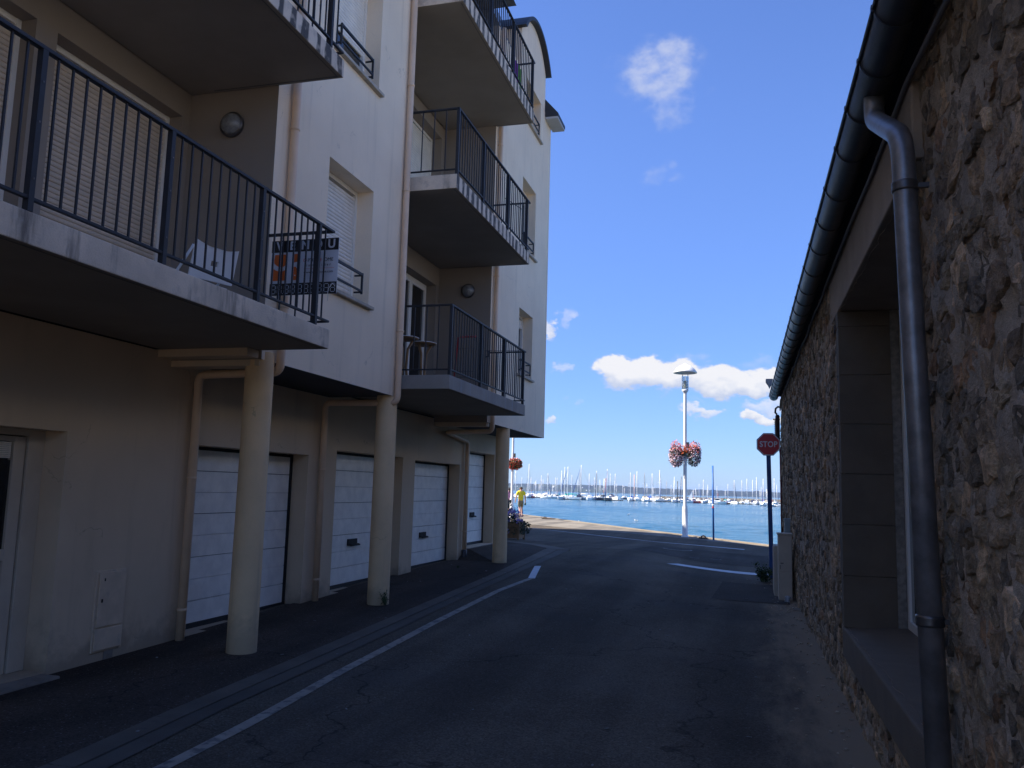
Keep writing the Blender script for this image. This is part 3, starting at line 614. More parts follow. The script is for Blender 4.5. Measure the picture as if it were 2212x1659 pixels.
# downpipes
def pipe(pts, r, m, name='downpipe', collars=(), rnd=.09):
    mb = MB(); mb.tube(smoothpath(pts, rnd), r, 14); p = mb.build(name, m, BL)
    for c in collars:
        q = MB(); q.lathe([(r + .001, -.014), (r + .006, -.012), (r + .006, .012), (r + .001, .014)], c, 16); q.tube([(c[0], c[1], c[2]), (c[0] - .07, c[1], c[2])], .006, 6); q.build('collar', m, p)
    return p
pipe([(-4.345, 7.10, 10.9), (-4.345, 7.10, 2.66), (-5.34, 7.22, 2.66), (-5.34, 7.22, .03)], .042, pipe_beige, collars=[(-4.345, 7.10, 5.12), (-4.345, 7.1, 3.3), (-5.34, 7.22, 1.62), (-5.34, 7.22, .34), (-4.345, 7.1, 7.5)])
pipe([(-4.345, 9.93, 10.9), (-4.345, 9.93, 2.66), (-5.34, 9.88, 2.66), (-5.34, 9.88, .08)], .042, pipe_beige, collars=[(-4.345, 9.93, 6.98), (-4.345, 9.93, 5.5), (-4.345, 9.93, 3.6), (-5.34, 9.88, 1.78), (-5.34, 9.88, .38)])
pipe([(-4.345, 14.14, 10.2), (-4.345, 14.14, 2.6), (-5.30, 14.42, 2.6), (-5.33, 15.72, 2.50), (-5.33, 15.72, .22)], .042, pipe_beige, collars=[(-4.345, 14.14, 5.42), (-4.345, 14.14, 7.9), (-5.33, 15.72, 1.9), (-5.33, 15.72, .75)])
mb = MB(); mb.lathe([(.055, .18), (.055, .38), (.046, .40)], (-5.33, 15.72, 0), 16); mb.build('pipe_shoe', zinc_dark, BL)
# wall lamps of the loggias
def wlamp(x, y, z):
    mb = MB(); mb.lathe([(.0, 0), (.118, 0), (.128, .012), (.128, .045), (.112, .055)], (0, 0, 0), 28)
    me = mb.mesh('wall_lamp', zinc_m); o = link('wall_lamp', me, BL, (x, y, z)); o.rotation_euler = (radians(90), 0, 0)
    mb = MB(); mb.lathe([(.11, .048), (.10, .075), (.075, .10), (.04, .115), (.0, .12)], (0, 0, 0), 28)
    g_ = bpy.data.objects.new('globe', mb.mesh('globe', lampglass)); COL.objects.link(g_); g_.parent = o; WO[g_.name] = Vector((x, y, z))
wlamp(-4.885, 6.85, 5.10); wlamp(-4.83, 14.0, 5.125)

# balconies
BALM = {}; groove_m = mat('groove', (.16, .145, .13), .9)
def balcony(y0, y1, zb, zt, m, posts, nearend=True, x0=-3.7, cross=None, top=.93, m2=None, over=0.0):
    mb = MB(); mb.box(XR + .01, x0, y0, y1, zb, zt); b_ = mb.build('balcony', m, BL, .008)
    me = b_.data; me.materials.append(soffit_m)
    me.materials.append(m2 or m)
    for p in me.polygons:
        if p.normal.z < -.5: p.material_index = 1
        elif abs(p.normal.y) > .5: p.material_index = 2
    mb = MB(); gx = x0 - .05; mb.box(XR + .3, gx, y1 - .055, y1 - .04, zb - .003, zb - .001); mb.box(gx, gx + .010, y0 + .04, y1 - .04, zb - .003, zb - .001); mb.build('drip_groove', groove_m, b_)
    xr = x0 + .012 - .03; zt_ = zt + top; zl = zt + .075; ya, yb = y0 + .03, y1 - .02 + over
    ends = [(ya, nearend), (yb, True)]
    mb = MB(); mb.box(xr - .02, xr + .02, ya - .02, yb + .02, zt_ - .012, zt_ + .012); mb.build('top_rail', rail_m, b_, .003)
    mb = MB(); mb.box(xr - .014, xr + .014, ya - .01, yb + .01, zl - .010, zl + .010); mb.build('bottom_rail', rail_m, b_, .003)
    for yy, on in ends:
        if not on: continue
        mb = MB(); mb.box(XF + .0, xr - .02, yy - .018, yy + .018, zt_ - .012, zt_ + .011); mb.build('top_rail', rail_m, b_, .003)
        mb = MB(); mb.box(XF + .0, xr - .014, yy - .012, yy + .012, zl - .010, zl + .009); mb.build('bottom_rail', rail_m, b_, .003)
    h = zt_ - .012 - (zl + .010)
    key = round(h, 3)
    if key not in BALM: s = MB(); s.box(-.006, .006, -.006, .006, -h / 2, h / 2); BALM[key] = s.mesh('baluster', rail_m)
    bme = BALM[key]; zc = (zt_ + zl) / 2
    P = [p for p in posts]; s = MB(); hp = zt_ - .012 - zt; s.box(-.020, .020, -.006 - .012, .006 + .012, 0, hp); pme = s.mesh('post', rail_m)
    bolts = MB()
    for p in P:
        link('post', pme, b_, (xr, p, zt))
        for q in (.2, .55, .8): bolts.lathe([(0, .006), (.006, .005), (.007, 0)], (0, 0, 0), 6) if False else bolts.box(xr + .020, xr + .024, p - .005, p + .005, zt + hp * q - .005, zt + hp * q + .005)
    bolts.build('bolt', zinc_m, b_)
    cuts = [ya] + P + [yb]
    for a, c in zip(cuts, cuts[1:]):
        L = c - a
        if L < .12: continue
        k_ = max(1, round(L / .106))
        for i in range(1, k_): link('baluster', bme, b_, (xr, a + L * i / k_, zc))
    for yy, on in ends:
        if not on: continue
        L = (xr) - XF; k_ = round(L / .155)
        for i in range(1, k_): link('baluster', bme, b_, (xr - L * i / k_, yy, zc))
    if cross:
        mb = MB(); mb.tube([(xr - .03, cross[0], cross[2]), (xr - .03, cross[1], cross[2])], .006, 6); mb.build('cross_wire', rail_m, b_)
    return b_
bA1 = balcony(2.42, 6.845, 2.83, 3.01, concrete_stain, [2.45, 3.47, 4.55, 5.66, 6.58], nearend=False, over=.0)
bA2 = balcony(2.42, 6.845, 5.465, 5.64, concrete_drip, [2.45, 3.47, 4.55, 5.66, 6.58], nearend=False)
mb = MB(); mb.box(XR + .01, -3.7, 2.42, 6.845, 8.1, 8.3); mb.build('balcony', concrete_drip, BL)
bC1 = balcony(10.09, 13.93, 2.86, 3.045, concrete_clean, [10.13, 11.42, 12.62, 13.82])
bC2 = balcony(10.09, 13.97, 5.555, 5.755, concrete_drip, [10.13, 11.27, 12.59, 13.80], m2=concrete_stain)
bC3 = balcony(10.09, 14.05, 8.22, 8.45, concrete_drip, [10.13, 11.4, 12.65, 13.95], m2=concrete_stain)

# ------------------------------------------------------------------ lettering
def text(s, size, loc, m, parent, rot=(pi / 2, 0, 0), ext=.0008, sx=1.0, off=0.0, name='lettering', align='CENTER', space=1.0):
    c = bpy.data.curves.new(name, 'FONT'); c.body = s; c.size = size; c.extrude = ext; c.offset = off; c.align_x = align; c.align_y = 'CENTER'; c.space_character = space
    o = bpy.data.objects.new(name, c); COL.objects.link(o); bpy.context.view_layer.update()
    me = bpy.data.meshes.new_from_object(o.evaluated_get(bpy.context.evaluated_depsgraph_get())); bpy.data.objects.remove(o)
    me.materials.clear(); me.materials.append(m); me.transform(Matrix.Diagonal((sx, 1, 1, 1)))
    q = link(name, me, parent, loc); q.rotation_euler = rot; return q

# estate agent's board on the end railing
ink = mat('sign_black', (.012, .012, .013), .45, var=.1); board_w = mat('sign_board_white', (.58, .58, .60), .5, var=.04); orange = mat('sign_orange', (.62, .12, .018), .5, var=.06); inkred = mat('sign_red_ink', (.55, .05, .03), .5); digit_m = mat('digit_grey', (.50, .52, .53), .5, var=.05)
S0 = Vector((-4.375, 6.872, 3.36)); SW, SH = .705, .535
es = thing('estate_sign', (-4.0, 6.872, 3.425), 'black and white estate agency board with orange logo tied to the balcony railing', 'sign')
mb = MB(); mb.box(S0.x, S0.x + SW, S0.y, S0.y + .006, S0.z, S0.z + SH); mb.build('board', board_w, es)
mb = MB(); yb_ = S0.y - .0015; mb.box(S0.x, S0.x + SW, yb_, S0.y - .0002, S0.z + SH - .115, S0.z + SH); mb.build('header', ink, es)
mb = MB(); mb.box(S0.x, S0.x + SW, yb_, S0.y - .0002, S0.z, S0.z + .115); mb.build('footer', ink, es)
for i, ch in enumerate("VENDU"): text(ch, .116, (S0.x + .085 + i * .137, yb_ - .001, S0.z + SH - .058), board_w, es, off=.0035, sx=.95)
def poly(pts, m, name='logo'):
    mb = MB(); mb.prism([(S0.x + a * SW, S0.z + b * SH) for a, b in pts], lambda p: (p[0], S0.y - .0016, p[1]), lambda p: (p[0], S0.y - .0002, p[1])); return mb.build(name, m, es)
poly([(.055, .745), (.25, .745), (.25, .62), (.235, .565), (.205, .53), (.165, .513), (.125, .52), (.09, .545), (.05, .59), (.045, .64)], orange)
poly([(.035, .27), (.235, .27), (.24, .47), (.19, .445), (.13, .44), (.08, .46), (.045, .49)], orange)
poly([(.33, .745), (.405, .745), (.405, .60), (.36, .595), (.325, .57)], orange)
poly([(.325, .27), (.395, .27), (.405, .42), (.40, .47), (.38, .51), (.355, .515), (.33, .50)], orange)
poly([(.372 + .011 * cos(k), .355 + .013 * sin(k)) for k in [i * pi / 4 for i in range(8)]], board_w).location.y -= .001
text("O", .05, (S0.x + .515 * SW, yb_, S0.z + .615 * SH), inkred, es); text("PTIM", .048, (S0.x + .62 * SW, yb_, S0.z + .615 * SH), ink, es, sx=.9)
text("H", .048, (S0.x + .735 * SW, yb_, S0.z + .615 * SH), inkred, es); text("OME", .048, (S0.x + .865 * SW, yb_, S0.z + .615 * SH), ink, es, sx=.95)
text("immobilier", .036, (S0.x + .72 * SW, yb_, S0.z + .525 * SH), ink, es, space=1.6); text("www.optimhome.com", .034, (S0.x + .72 * SW, yb_, S0.z + .40 * SH), ink, es)
mb = MB(); mb.box(S0.x + .5 * SW, S0.x + .95 * SW, yb_, S0.y, S0.z + .462 * SH, S0.z + .466 * SH); mb.build('rule', inkred, es)
dg = MB(); w_, h_ = .045, .078; zc = S0.z + .058
for i in range(10):
    cx_ = S0.x + .04 + i * .066 + (i // 2) * .008; t_ = .0062; yy = (S0.y - .003, S0.y - .0016)
    for x0, x1, z0, z1 in ((-.5, .5, .5, .5), (-.5, .5, 0, 0), (-.5, .5, -.5, -.5), (-.5, -.5, .5, 0), (.5, .5, .5, 0), (-.5, -.5, 0, -.5), (.5, .5, 0, -.5)):
        ax, bx, az, bz = cx_ + x0 * w_, cx_ + x1 * w_, zc + z0 * h_, zc + z1 * h_
        if ax == bx: dg.box(ax - t_ / 2, ax + t_ / 2, *yy, min(az, bz) + .005, max(az, bz) - .005)
        else: dg.box(ax + .005, bx - .005, *yy, az - t_ / 2, az + t_ / 2)
    if i % 2 and i < 9: dg.box(cx_ + .033, cx_ + .040, *yy, zc - .044, zc - .036)
dg.build('digits', digit_m, es)
mb = MB(); mb.tube([(-3.685, 6.868, 3.43), (-3.70, 6.85, 3.45), (-3.73, 6.83, 3.40), (-3.735, 6.83, 3.34), (-3.73, 6.835, 3.28)], .003, 5); mb.tube([(-3.68, 6.868, 3.95), (-3.70, 6.85, 3.955), (-3.72, 6.83, 3.93)], .003, 5); mb.build('wire', pvc, es)

# white folding chair on the near balcony
ch = thing('chair', (-4.2, 5.75, 3.01), 'white folding chair with a slot in its backrest on the near balcony', 'chair')
mb = MB(); A = Vector((-4.22, 5.50, 0)); B_ = Vector((-4.16, 5.98, 0))
def bk(u, v, d=0):   # backrest surface
    p = A.lerp(B_, u); sag = .035 * (1 - (2 * u - 1) ** 2)
    return Vector((p.x + d + .05 * (v - .5), p.y, 3.20 + .30 * v - sag * (v > .9) + .03 * u))
nu = 12; vs = []; rows_ = (0, .40, .55, .9, 1.0)
for d in (0, .014):
    for v_ in rows_:
        for i in range(nu + 1): vs.append(bk(i / nu, v_, d))
fs = []; W_ = nu + 1; H_ = len(rows_)
for j in range(H_ - 1):
    for i in range(nu):
        if j == 1 and i in (5, 6): 
            a = j * W_ + i; o_ = H_ * W_
            for p, q in ((a, a + 1), (a + W_, a + W_ + 1)): fs.append((p, q, q + o_, p + o_))
            if i == 5: fs.append((a, a + W_, a + W_ + o_, a + o_))
            else: fs.append((a + 1, a + W_ + 1, a + W_ + 1 + o_, a + 1 + o_))
            continue
        for o_ in (0, H_ * W_): a = j * W_ + i + o_; fs.append((a, a + 1, a + W_ + 1, a + W_))
o_ = H_ * W_
for i in range(nu): fs += [(i, i + 1, i + 1 + o_, i + o_), ((H_ - 1) * W_ + i, (H_ - 1) * W_ + i + 1, (H_ - 1) * W_ + i + 1 + o_, (H_ - 1) * W_ + i + o_)]
for j in range(H_ - 1): fs += [(j * W_, (j + 1) * W_, (j + 1) * W_ + o_, j * W_ + o_), (j * W_ + nu, (j + 1) * W_ + nu, (j + 1) * W_ + nu + o_, j * W_ + nu + o_)]
mb.add(vs, fs); mb.build('backrest', white_paint, ch)
mb = MB(); mb.rbox((-4.39, 5.76, 3.19), (.34, .44, .025), rz=-.12); mb.build('seat', white_paint, ch, .006)
for p, q in (((-4.16, 5.99, 3.47), (-4.45, 5.96, 3.02)), ((-4.2, 5.49, 3.45), (-4.5, 5.50, 3.02)), ((-4.5, 5.97, 3.19), (-4.12, 5.97, 3.02)), ((-4.54, 5.52, 3.19), (-4.15, 5.52, 3.02))):
    mb = MB(); mb.tube([p, q], .011, 8); mb.build('leg', white_paint, ch)

# stools on the middle balcony
ply = mat('stool_wood', (.30, .17, .07), .6, var=.2, scale=8)
def stool(x, y, z, zt, label):
    s_ = thing('stool', (x, y, z), label, 'stool', 'stools on the middle balcony')
    mb = MB(); mb.lathe([(0, zt - .03), (.17, zt - .028), (.20, zt - .012), (.20, zt - .004)], (x, y, 0), 24); mb.build('underside', ply, s_)
    mb = MB(); mb.lathe([(.20, zt - .006), (.203, zt), (.19, zt + .004), (0, zt + .004)], (x, y, 0), 24); mb.build('top', white_paint, s_)
    for k in range(3):
        a = k * 2.094 + .4; mb = MB(); mb.tube([(x + .12 * cos(a), y + .12 * sin(a), zt - .03), (x + .05 * cos(a), y + .05 * sin(a), zt - .16), (x + .035 * cos(a), y + .035 * sin(a), z + .2), (x + .06 * cos(a), y + .06 * sin(a), z)], .018, 8); mb.build('leg', ply, s_)
stool(-4.62, 10.72, 3.045, 3.665, 'white-topped wooden stool half hidden by the tall downpipe')
stool(-4.62, 11.42, 3.045, 3.71, 'white-topped wooden stool in front of the open balcony door')
# laundry rack
lr = thing('laundry_rack', (-4.68, 13.6, 3.045), 'red and grey folded laundry rack against the side wall of the middle balcony', 'rack')
redm = mat('red_tube', (.45, .03, .03), .4)
mb = MB(); mb.tube([(-4.94, 13.62, 3.08), (-4.85, 13.6, 4.2), (-4.53, 13.6, 4.215)], .014, 8); mb.build('frame', redm, lr)
mb = MB()
for i in range(5): mb.tube([(-4.80 + i * .06, 13.6, 4.21), (-4.765 + i * .06, 13.6, 4.212)], .020, 8)
mb.build('grip', redm, lr)
mb = MB(); mb.tube([(-4.52, 13.6, 4.2), (-4.50, 13.6, 3.1)], .008, 6)
for z in (4.0, 3.6, 3.5): mb.tube([(-4.88, 13.6, z), (-4.51, 13.6, z)], .005, 5)
for i in range(6): mb.tube([(-4.85 + i * .06, 13.6, 3.12), (-4.83 + i * .06, 13.6, 3.99)], .003, 4)
mb.build('wire', zinc_m, lr)
rd = thing('drying_rail', (-4.0, 12.6, 3.9), 'thin grey drying rail hung inside the railing of the middle balcony', 'rail')
mb = MB(); mb.tube([(-3.80, 11.9, 3.66), (-3.80, 13.8, 3.98)], .006, 6); mb.tube([(-3.8, 12.05, 3.68), (-3.8, 12.05, 3.6), (-3.86, 12.1, 3.6)], .012, 6); mb.build('rail', rail_m, rd)
rd2 = thing('drying_rail', (-4.0, 12.8, 6.4), 'thin grey drying rail hung inside the railing of the second balcony from the top', 'rail')
mb = MB(); mb.tube([(-3.80, 12.7, 6.34), (-3.80, 13.85, 6.52)], .006, 6); mb.build('rail', rail_m, rd2)
# cloths on the top balcony
def cloth(x, y0, y1, z0, z1, m, label, seed):
    random.seed(seed); mb = MB(); n, k_ = 14, 8; vs = []
    for d in (0, .006):
        for j in range(k_ + 1):
            for i in range(n + 1):
                u, v = i / n, j / k_; vs.append((x + .022 * sin(u * 14 + seed) * (1 - v * .5) + d, y0 + (y1 - y0) * u, z0 + (z1 - z0) * v + .01 * sin(u * 9)))
    w = n + 1; o_ = (k_ + 1) * w
    fs = [(j * w + i + o, j * w + i + 1 + o, (j + 1) * w + i + 1 + o, (j + 1) * w + i + o) for o in (0, o_) for j in range(k_) for i in range(n)]
    for i in range(n): fs += [(i, i + 1, i + 1 + o_, i + o_), (k_ * w + i, k_ * w + i + 1, k_ * w + i + 1 + o_, k_ * w + i + o_)]
    for j in range(k_): fs += [(j * w, (j + 1) * w, (j + 1) * w + o_, j * w + o_), (j * w + n, (j + 1) * w + n, (j + 1) * w + n + o_, j * w + n + o_)]
    mb.add(vs, fs, smooth=True); return tag(mb.build('towel', m), label, 'towel')
cloth(-3.86, 13.25, 13.44, 8.60, 9.05, mat('purple_cloth', (.22, .06, .30), .9), 'purple cloth hanging behind the top balcony railing', 3)
cloth(-3.87, 13.47, 13.74, 8.52, 9.08, mat('green_cloth', (.13, .30, .06), .9), 'green towel hanging behind the top balcony railing', 5)

# ------------------------------------------------------------------ stone building
SB = thing('stone_building', (2.5, 9, 0), 'low rubble stone building with zinc gutter on the right of the alley', 'building')
def XW(y): return .805 - .0065 * y
mortar_m = mat('mortar', (.54, .42, .30), .95, var=.28, scale=7, bump=1.0, bscale=48, bdist=.035, grain=.22, stain=[(3, None, .5, .7, (.42, .295, .18), .65), (14, None, .6, .7, (.78, .6, .42), .4)], detail=9)
stone_m = mat('rubble_stone', (1, 1, 1), .9, var=.26, scale=16, bump=1.0, bscale=38, bdist=.035, grain=.2, attr=True, stain=[(9, None, .58, .7, (.46, .34, .235), .75), (5, None, .58, .70, (.05, .04, .034), .6)], detail=9)
OPEN = (4.15, 7.3, .58, 3.14)
def disp(y, z):
    return .022 * noise.noise(Vector((y * 2.6, z * 2.6, 3))) + .012 * noise.noise(Vector((y * 8, z * 8, 9)))
# mortar face
def frange(a, b, s):
    out = []; 
    while a < b - 1e-6: out.append(a); a += s
    return out + [b]
ysm = frange(-3, 2, .12) + frange(2, 4.15, .028)[1:] + frange(4.15, 7.3, .06)[1:] + frange(7.3, 10.5, .032)[1:] + frange(10.5, 18.02, .06)[1:]
zsm = frange(-.06, .58, .032) + frange(.58, 3.14, .032)[1:] + frange(3.14, 3.68, .032)[1:]
mb = MB(); vs = [(XW(y) - disp(y, z) - .014 * noise.noise(Vector((y * 19, z * 19, 1))) - .010 * noise.noise(Vector((y * 43, z * 43, 1))), y, z) for y in ysm for z in zsm]; W_ = len(zsm); fs = []
for i in range(len(ysm) - 1):
    for j in range(len(zsm) - 1):
        cy, cz = (ysm[i] + ysm[i + 1]) / 2, (zsm[j] + zsm[j + 1]) / 2
        if OPEN[0] < cy < OPEN[1] and OPEN[2] < cz < OPEN[3]: continue
        fs.append((i * W_ + j, i * W_ + j + 1, (i + 1) * W_ + j + 1, (i + 1) * W_ + j))
mb.add(vs, fs, smooth=True); mb.build('wall', mortar_m, SB, fix=False)
# rubble stones: irregular cells, each its own shape
random.seed(21)
seeds = []; z = -.02; r_ = 0
while z < 3.7:
    hh = random.uniform(.08, .145); y = -3 + random.uniform(0, .2); row = []
    while y < 18.1:
        wv = random.choice([.09, .12, .15, .18, .22, .28]) * random.uniform(.8, 1.15)
        row.append((y + wv / 2, z + hh / 2 + random.uniform(-.03, .03), wv)); y += wv
    seeds.append(row); z += hh
palette = [(.085, .083, .075), (.125, .11, .088), (.075, .076, .072), (.15, .125, .095), (.11, .10, .085), (.095, .078, .058), (.18, .155, .125), (.14, .092, .055), (.065, .068, .07), (.115, .112, .095), (.22, .195, .165)]
stones = []
for r, row in enumerate(seeds):
    for (y, z, w) in row:
        if 4.02 < y < 7.43 and .34 < z < 3.52: continue
        if 4.0 < y < 8.05 and z > 3.2: continue
        if random.random() < .05: continue
        P = [(y - .3, z - .16), (y + .3, z - .16), (y + .3, z + .16), (y - .3, z + .16)]
        gap = random.uniform(.002, .011)
        for r2 in range(max(0, r - 2), min(len(seeds), r + 3)):
            for (y2, z2, w2) in seeds[r2]:
                if (y2 == y and z2 == z) or abs(y2 - y) > .5: continue
                nx_, nz_ = (y2 - y), (z2 - z) * 1.5; L = sqrt(nx_ * nx_ + (z2 - z) ** 2 * 1.5) or 1
                nn = sqrt(nx_ * nx_ + nz_ * nz_); nx_ /= nn; nz_ /= nn
                f_ = w / (w + w2)
                mx, mz = y + (y2 - y) * f_, z + (z2 - z) * .5
                lim = nx_ * mx + nz_ * mz - gap; Q = []
                for i in range(len(P)):
                    a, b = P[i], P[(i + 1) % len(P)]; da, db = nx_ * a[0] + nz_ * a[1] - lim, nx_ * b[0] + nz_ * b[1] - lim
                    if da <= 0: Q.append(a)
                    if (da < 0) != (db < 0): u = da / (da - db); Q.append((a[0] + (b[0] - a[0]) * u, a[1] + (b[1] - a[1]) * u))
                P = Q
                if len(P) < 3: break
            if len(P) < 3: break
        if len(P) < 3: continue
        ar = abs(sum(P[i][0] * P[(i + 1) % len(P)][1] - P[(i + 1) % len(P)][0] * P[i][1] for i in range(len(P)))) / 2
        if ar < .0022: continue
        cy, cz = sum(p[0] for p in P) / len(P), sum(p[1] for p in P) / len(P)
        stones.append((ar, cy, cz, P))
def stone_mb(mb, st):
    ar, cy, cz, P = st
    # resample the outline and roughen it
    per = sum(math.dist(P[i], P[(i + 1) % len(P)]) for i in range(len(P))); n = 13; O = []; s = 0; i = 0
    for k in range(n):
        tgt = per * k / n
        while s + math.dist(P[i], P[(i + 1) % len(P)]) < tgt: s += math.dist(P[i], P[(i + 1) % len(P)]); i += 1
        a, b = P[i], P[(i + 1) % len(P)]; u = (tgt - s) / max(1e-6, math.dist(a, b)); q = (a[0] + (b[0] - a[0]) * u, a[1] + (b[1] - a[1]) * u)
        sc_ = .97 + .34 * noise.noise(Vector((q[0] * 23, q[1] * 23, 5))); O.append((cy + (q[0] - cy) * sc_, cz + (q[1] - cz) * sc_))
    d0 = disp(cy, cz) + .004; pr = random.choice([-.006, -.003, .0, .003, .006, .010]) ; tx, tz = random.uniform(-.05, .05), random.uniform(-.07, .07)
    c = random.choice(palette); q = random.uniform(.85, 1.35); g_ = sum(c) / 3; c = tuple((.55 * v + .45 * g_) * q * k_ for v, k_ in zip(c, (3.0, 2.2, 1.42)))
    vs = []; 
    for sc_, dd in ((1.0, -.03), (.985, pr * .6), (.80, pr + .001), (.42, pr + .001)):
        for (a, b) in O:
            ay, az = cy + (a - cy) * sc_, cz + (b - cz) * sc_
            j = 0 if dd == -.03 else .012 * noise.noise(Vector((ay * 13, az * 13, 2))) + .009 * noise.noise(Vector((ay * 37, az * 37, 7)))
            vs.append((XW(ay) - d0 - dd - j - (tx * (ay - cy) + tz * (az - cz)) * (dd > -.02), ay, az))
    vs.append((XW(cy) - d0 - pr - .004, cy, cz))
    fs = [(k * n + i, k * n + (i + 1) % n, (k + 1) * n + (i + 1) % n, (k + 1) * n + i) for k in range(3) for i in range(n)]
    fs += [(3 * n + i, 3 * n + (i + 1) % n, 4 * n) for i in range(n)]
    mb.add(vs, fs, c)
def vis(st):
    ar, y, z, P = st
    if y < 2.7: return 0
    d = sqrt(XW(y) ** 2 + y * y + (z - 1.6) ** 2)
    return ar * .8 / d ** 3
stones.sort(key=vis, reverse=True)
for st in stones[:290]:
    mb = MB(); stone_mb(mb, st); mb.build('stone', stone_m, SB)
mb = MB()
for st in stones[290:]: stone_mb(mb, st)
o = mb.build('stones', stone_m, SB); o['kind'] = 'stuff'
mb = MB(); mb.box(1.34, 5.4, -3, 18.0, -.1, 3.66); mb.box(.74, 1.34, 18.0, 18.03, -.1, 3.66); mb.box(1.341, 5.4, 18.0, 18.03, -.1, 3.66); mb.build('inner_wall', mortar_m, SB)
# dressed surround of the window
dress = mat('dressed_stone', (.16, .12, .08), .88, var=.10, scale=5, bump=.5, bscale=110, grain=.16, stain=[(3, (2, 2, .6), .55, .75, (.15, .11, .08), .5)])
dress2 = mat('cement_lintel', (.38, .29, .21), .88, var=.10, scale=3, bump=.4, bscale=90, grain=.08, stain=[(2, (1, 1, .6), .52, .7, (.28, .21, .155), .5)])
wdw = MB(); wdw.box(1.195, 1.245, 7.20, 7.275, .60, 3.13); wdw.box(1.195, 1.245, 4.18, 4.25, .60, 3.13); wdw.box(1.195, 1.245, 4.25, 7.20, 3.06, 3.13); wdw.box(1.195, 1.245, 4.25, 7.20, .60, .67); wdw.box(1.195, 1.245, 5.69, 5.76, .67, 3.06)
sw = wdw.build('window', pvc, SB, .004)
mb = MB(); mb.box(1.215, 1.225, 4.25, 5.69, .67, 3.06); mb.box(1.215, 1.225, 5.76, 7.20, .67, 3.06); mb.build('pane', glass_dark, sw)
mb = MB(); mb.box(1.13, 1.195, 7.285, 7.30, .6, 3.14); mb.build('filler', mat('white_filler', (.24, .21, .17), .9, var=.3, scale=20), sw)
for yj0, yj1 in ((7.30, 7.435), (4.015, 4.15)):
    z = .58; k_ = 0
    while z < 3.13:
        z1 = min(3.14, z + .405); xx = random.uniform(-.004, .004)
        mb = MB(); mb.box(XW(7.3) - .022 + xx, 1.28, yj0, yj1 + (.0 if yj0 < 5 else random.choice([0, .02, .05])), z + .0015, z1 - .0015); mb.build('jamb_stone', dress, SB, .003); z = z1
mb = MB(); mb.prism([(XW(6) - .035, .335), (1.32, .335), (1.32, .612), (XW(6) - .035, .575)], lambda p: (p[0], 4.03, p[1]), lambda p: (p[0], 7.42, p[1])); mb.build('sill', dress, SB, .012)
mb = MB(); mb.box(XW(6) - .03, 1.28, 4.0, 8.0, 3.145, 3.52); mb.build('lintel', dress2, SB, .01)
mb = MB(); mb.tube([(.77, 7.52, 3.18), (.74, 7.52, 3.18)], .012, 8); mb.tube([(.745, 7.52, 3.02), (.745, 7.52, 3.24)], .009, 6); mb.box(.725, .765, 7.49, 7.55, 3.0, 3.06); mb.build('hinge_pin', rust, SB)
# roof, gutter and downpipe
def XL(y): return .548 - .0056 * y     # outer lip of the gutter
mb = MB(); mb.add([(XL(-3) + .10, -3, 3.66), (XL(18.3) + .10, 18.3, 3.66), (XL(18.3) + .10, 18.3, 3.70), (XL(-3) + .10, -3, 3.70), (4.2, -3, 6.6), (4.2, 18.3, 6.6), (4.2, 18.3, 6.56), (4.2, -3, 6.56), (6.0, -3, 5.0), (6, 18.3, 5.0)],
                  [(3, 2, 5, 4), (0, 7, 6, 1), (0, 1, 2, 3), (4, 5, 9, 8), (1, 6, 5, 2), (0, 3, 4, 7)]); mb.build('roof', mat('pale_bounce_slate', (.24, .23, .21), .8, var=.2, scale=5, bump=.3, bscale=30), SB)  # unseen roof slope, slate made pale to bounce sunlight onto the facade
mb = MB(); mb.add([(XL(-3) + .09, -3, 3.645), (.84, -3, 3.645), (.72, 18.05, 3.645), (XL(18.05) + .09, 18.05, 3.645), (XL(-3) + .09, -3, 3.66), (.84, -3, 3.66), (.72, 18.05, 3.66), (XL(18.05) + .09, 18.05, 3.66)],
                  [(0, 1, 2, 3), (4, 7, 6, 5), (0, 3, 7, 4), (1, 5, 6, 2), (3, 2, 6, 7), (0, 4, 5, 1)]); mb.build('eave_board', dark_soffit, SB)
mb = MB(); RG = .088; n = 16; secs = [-3, 3.2, 9, 17.9]; vs = []
for y in secs:
    xc = XL(y) + RG; zc_ = 3.63
    for k_ in range(n + 1):
        a = pi + pi * k_ / n; vs.append((xc + RG * cos(a), y, zc_ + RG * sin(a)))
    for k_ in range(n + 1):
        a = 2 * pi - pi * k_ / n; vs.append((xc + (RG - .003) * cos(a), y, zc_ + (RG - .003) * sin(a)))
W_ = 2 * n + 2; fs = [(i * W_ + k_, i * W_ + (k_ + 1) % W_, (i + 1) * W_ + (k_ + 1) % W_, (i + 1) * W_ + k_) for i in range(len(secs) - 1) for k_ in range(W_)] + [tuple((len(secs) - 1) * W_ + k_ for k_ in range(n + 1))]
mb.add(vs, fs, smooth=True); gt = mb.build('gutter', zinc_dark, SB)
mb = MB(); mb.tube([(XL(y) - .004, y, 3.634) for y in secs], .011, 8); mb.build('bead', zinc_dark, gt)
yv = [1.6, 2.3, 3.0, 3.55, 4.0, 4.5, 5.03, 5.7, 6.35, 7.0, 7.7, 8.4] + [8.9 + .5 * i for i in range(18)]
mb = MB(); vs = []
for a_ in (0, 1):
    for rr in (RG, RG + .006):
        vs += [(RG + rr * cos(pi + pi * k_ / n), -.012 + .024 * a_, rr * sin(pi + pi * k_ / n)) for k_ in range(n + 1)]
W_ = n + 1; fs = []
for k_ in range(n): fs += [(W_ + k_, W_ + k_ + 1, 3 * W_ + k_ + 1, 3 * W_ + k_), (k_, k_ + 1, W_ + k_ + 1, W_ + k_), (2 * W_ + k_, 3 * W_ + k_, 3 * W_ + k_ + 1, 2 * W_ + k_ + 1)]
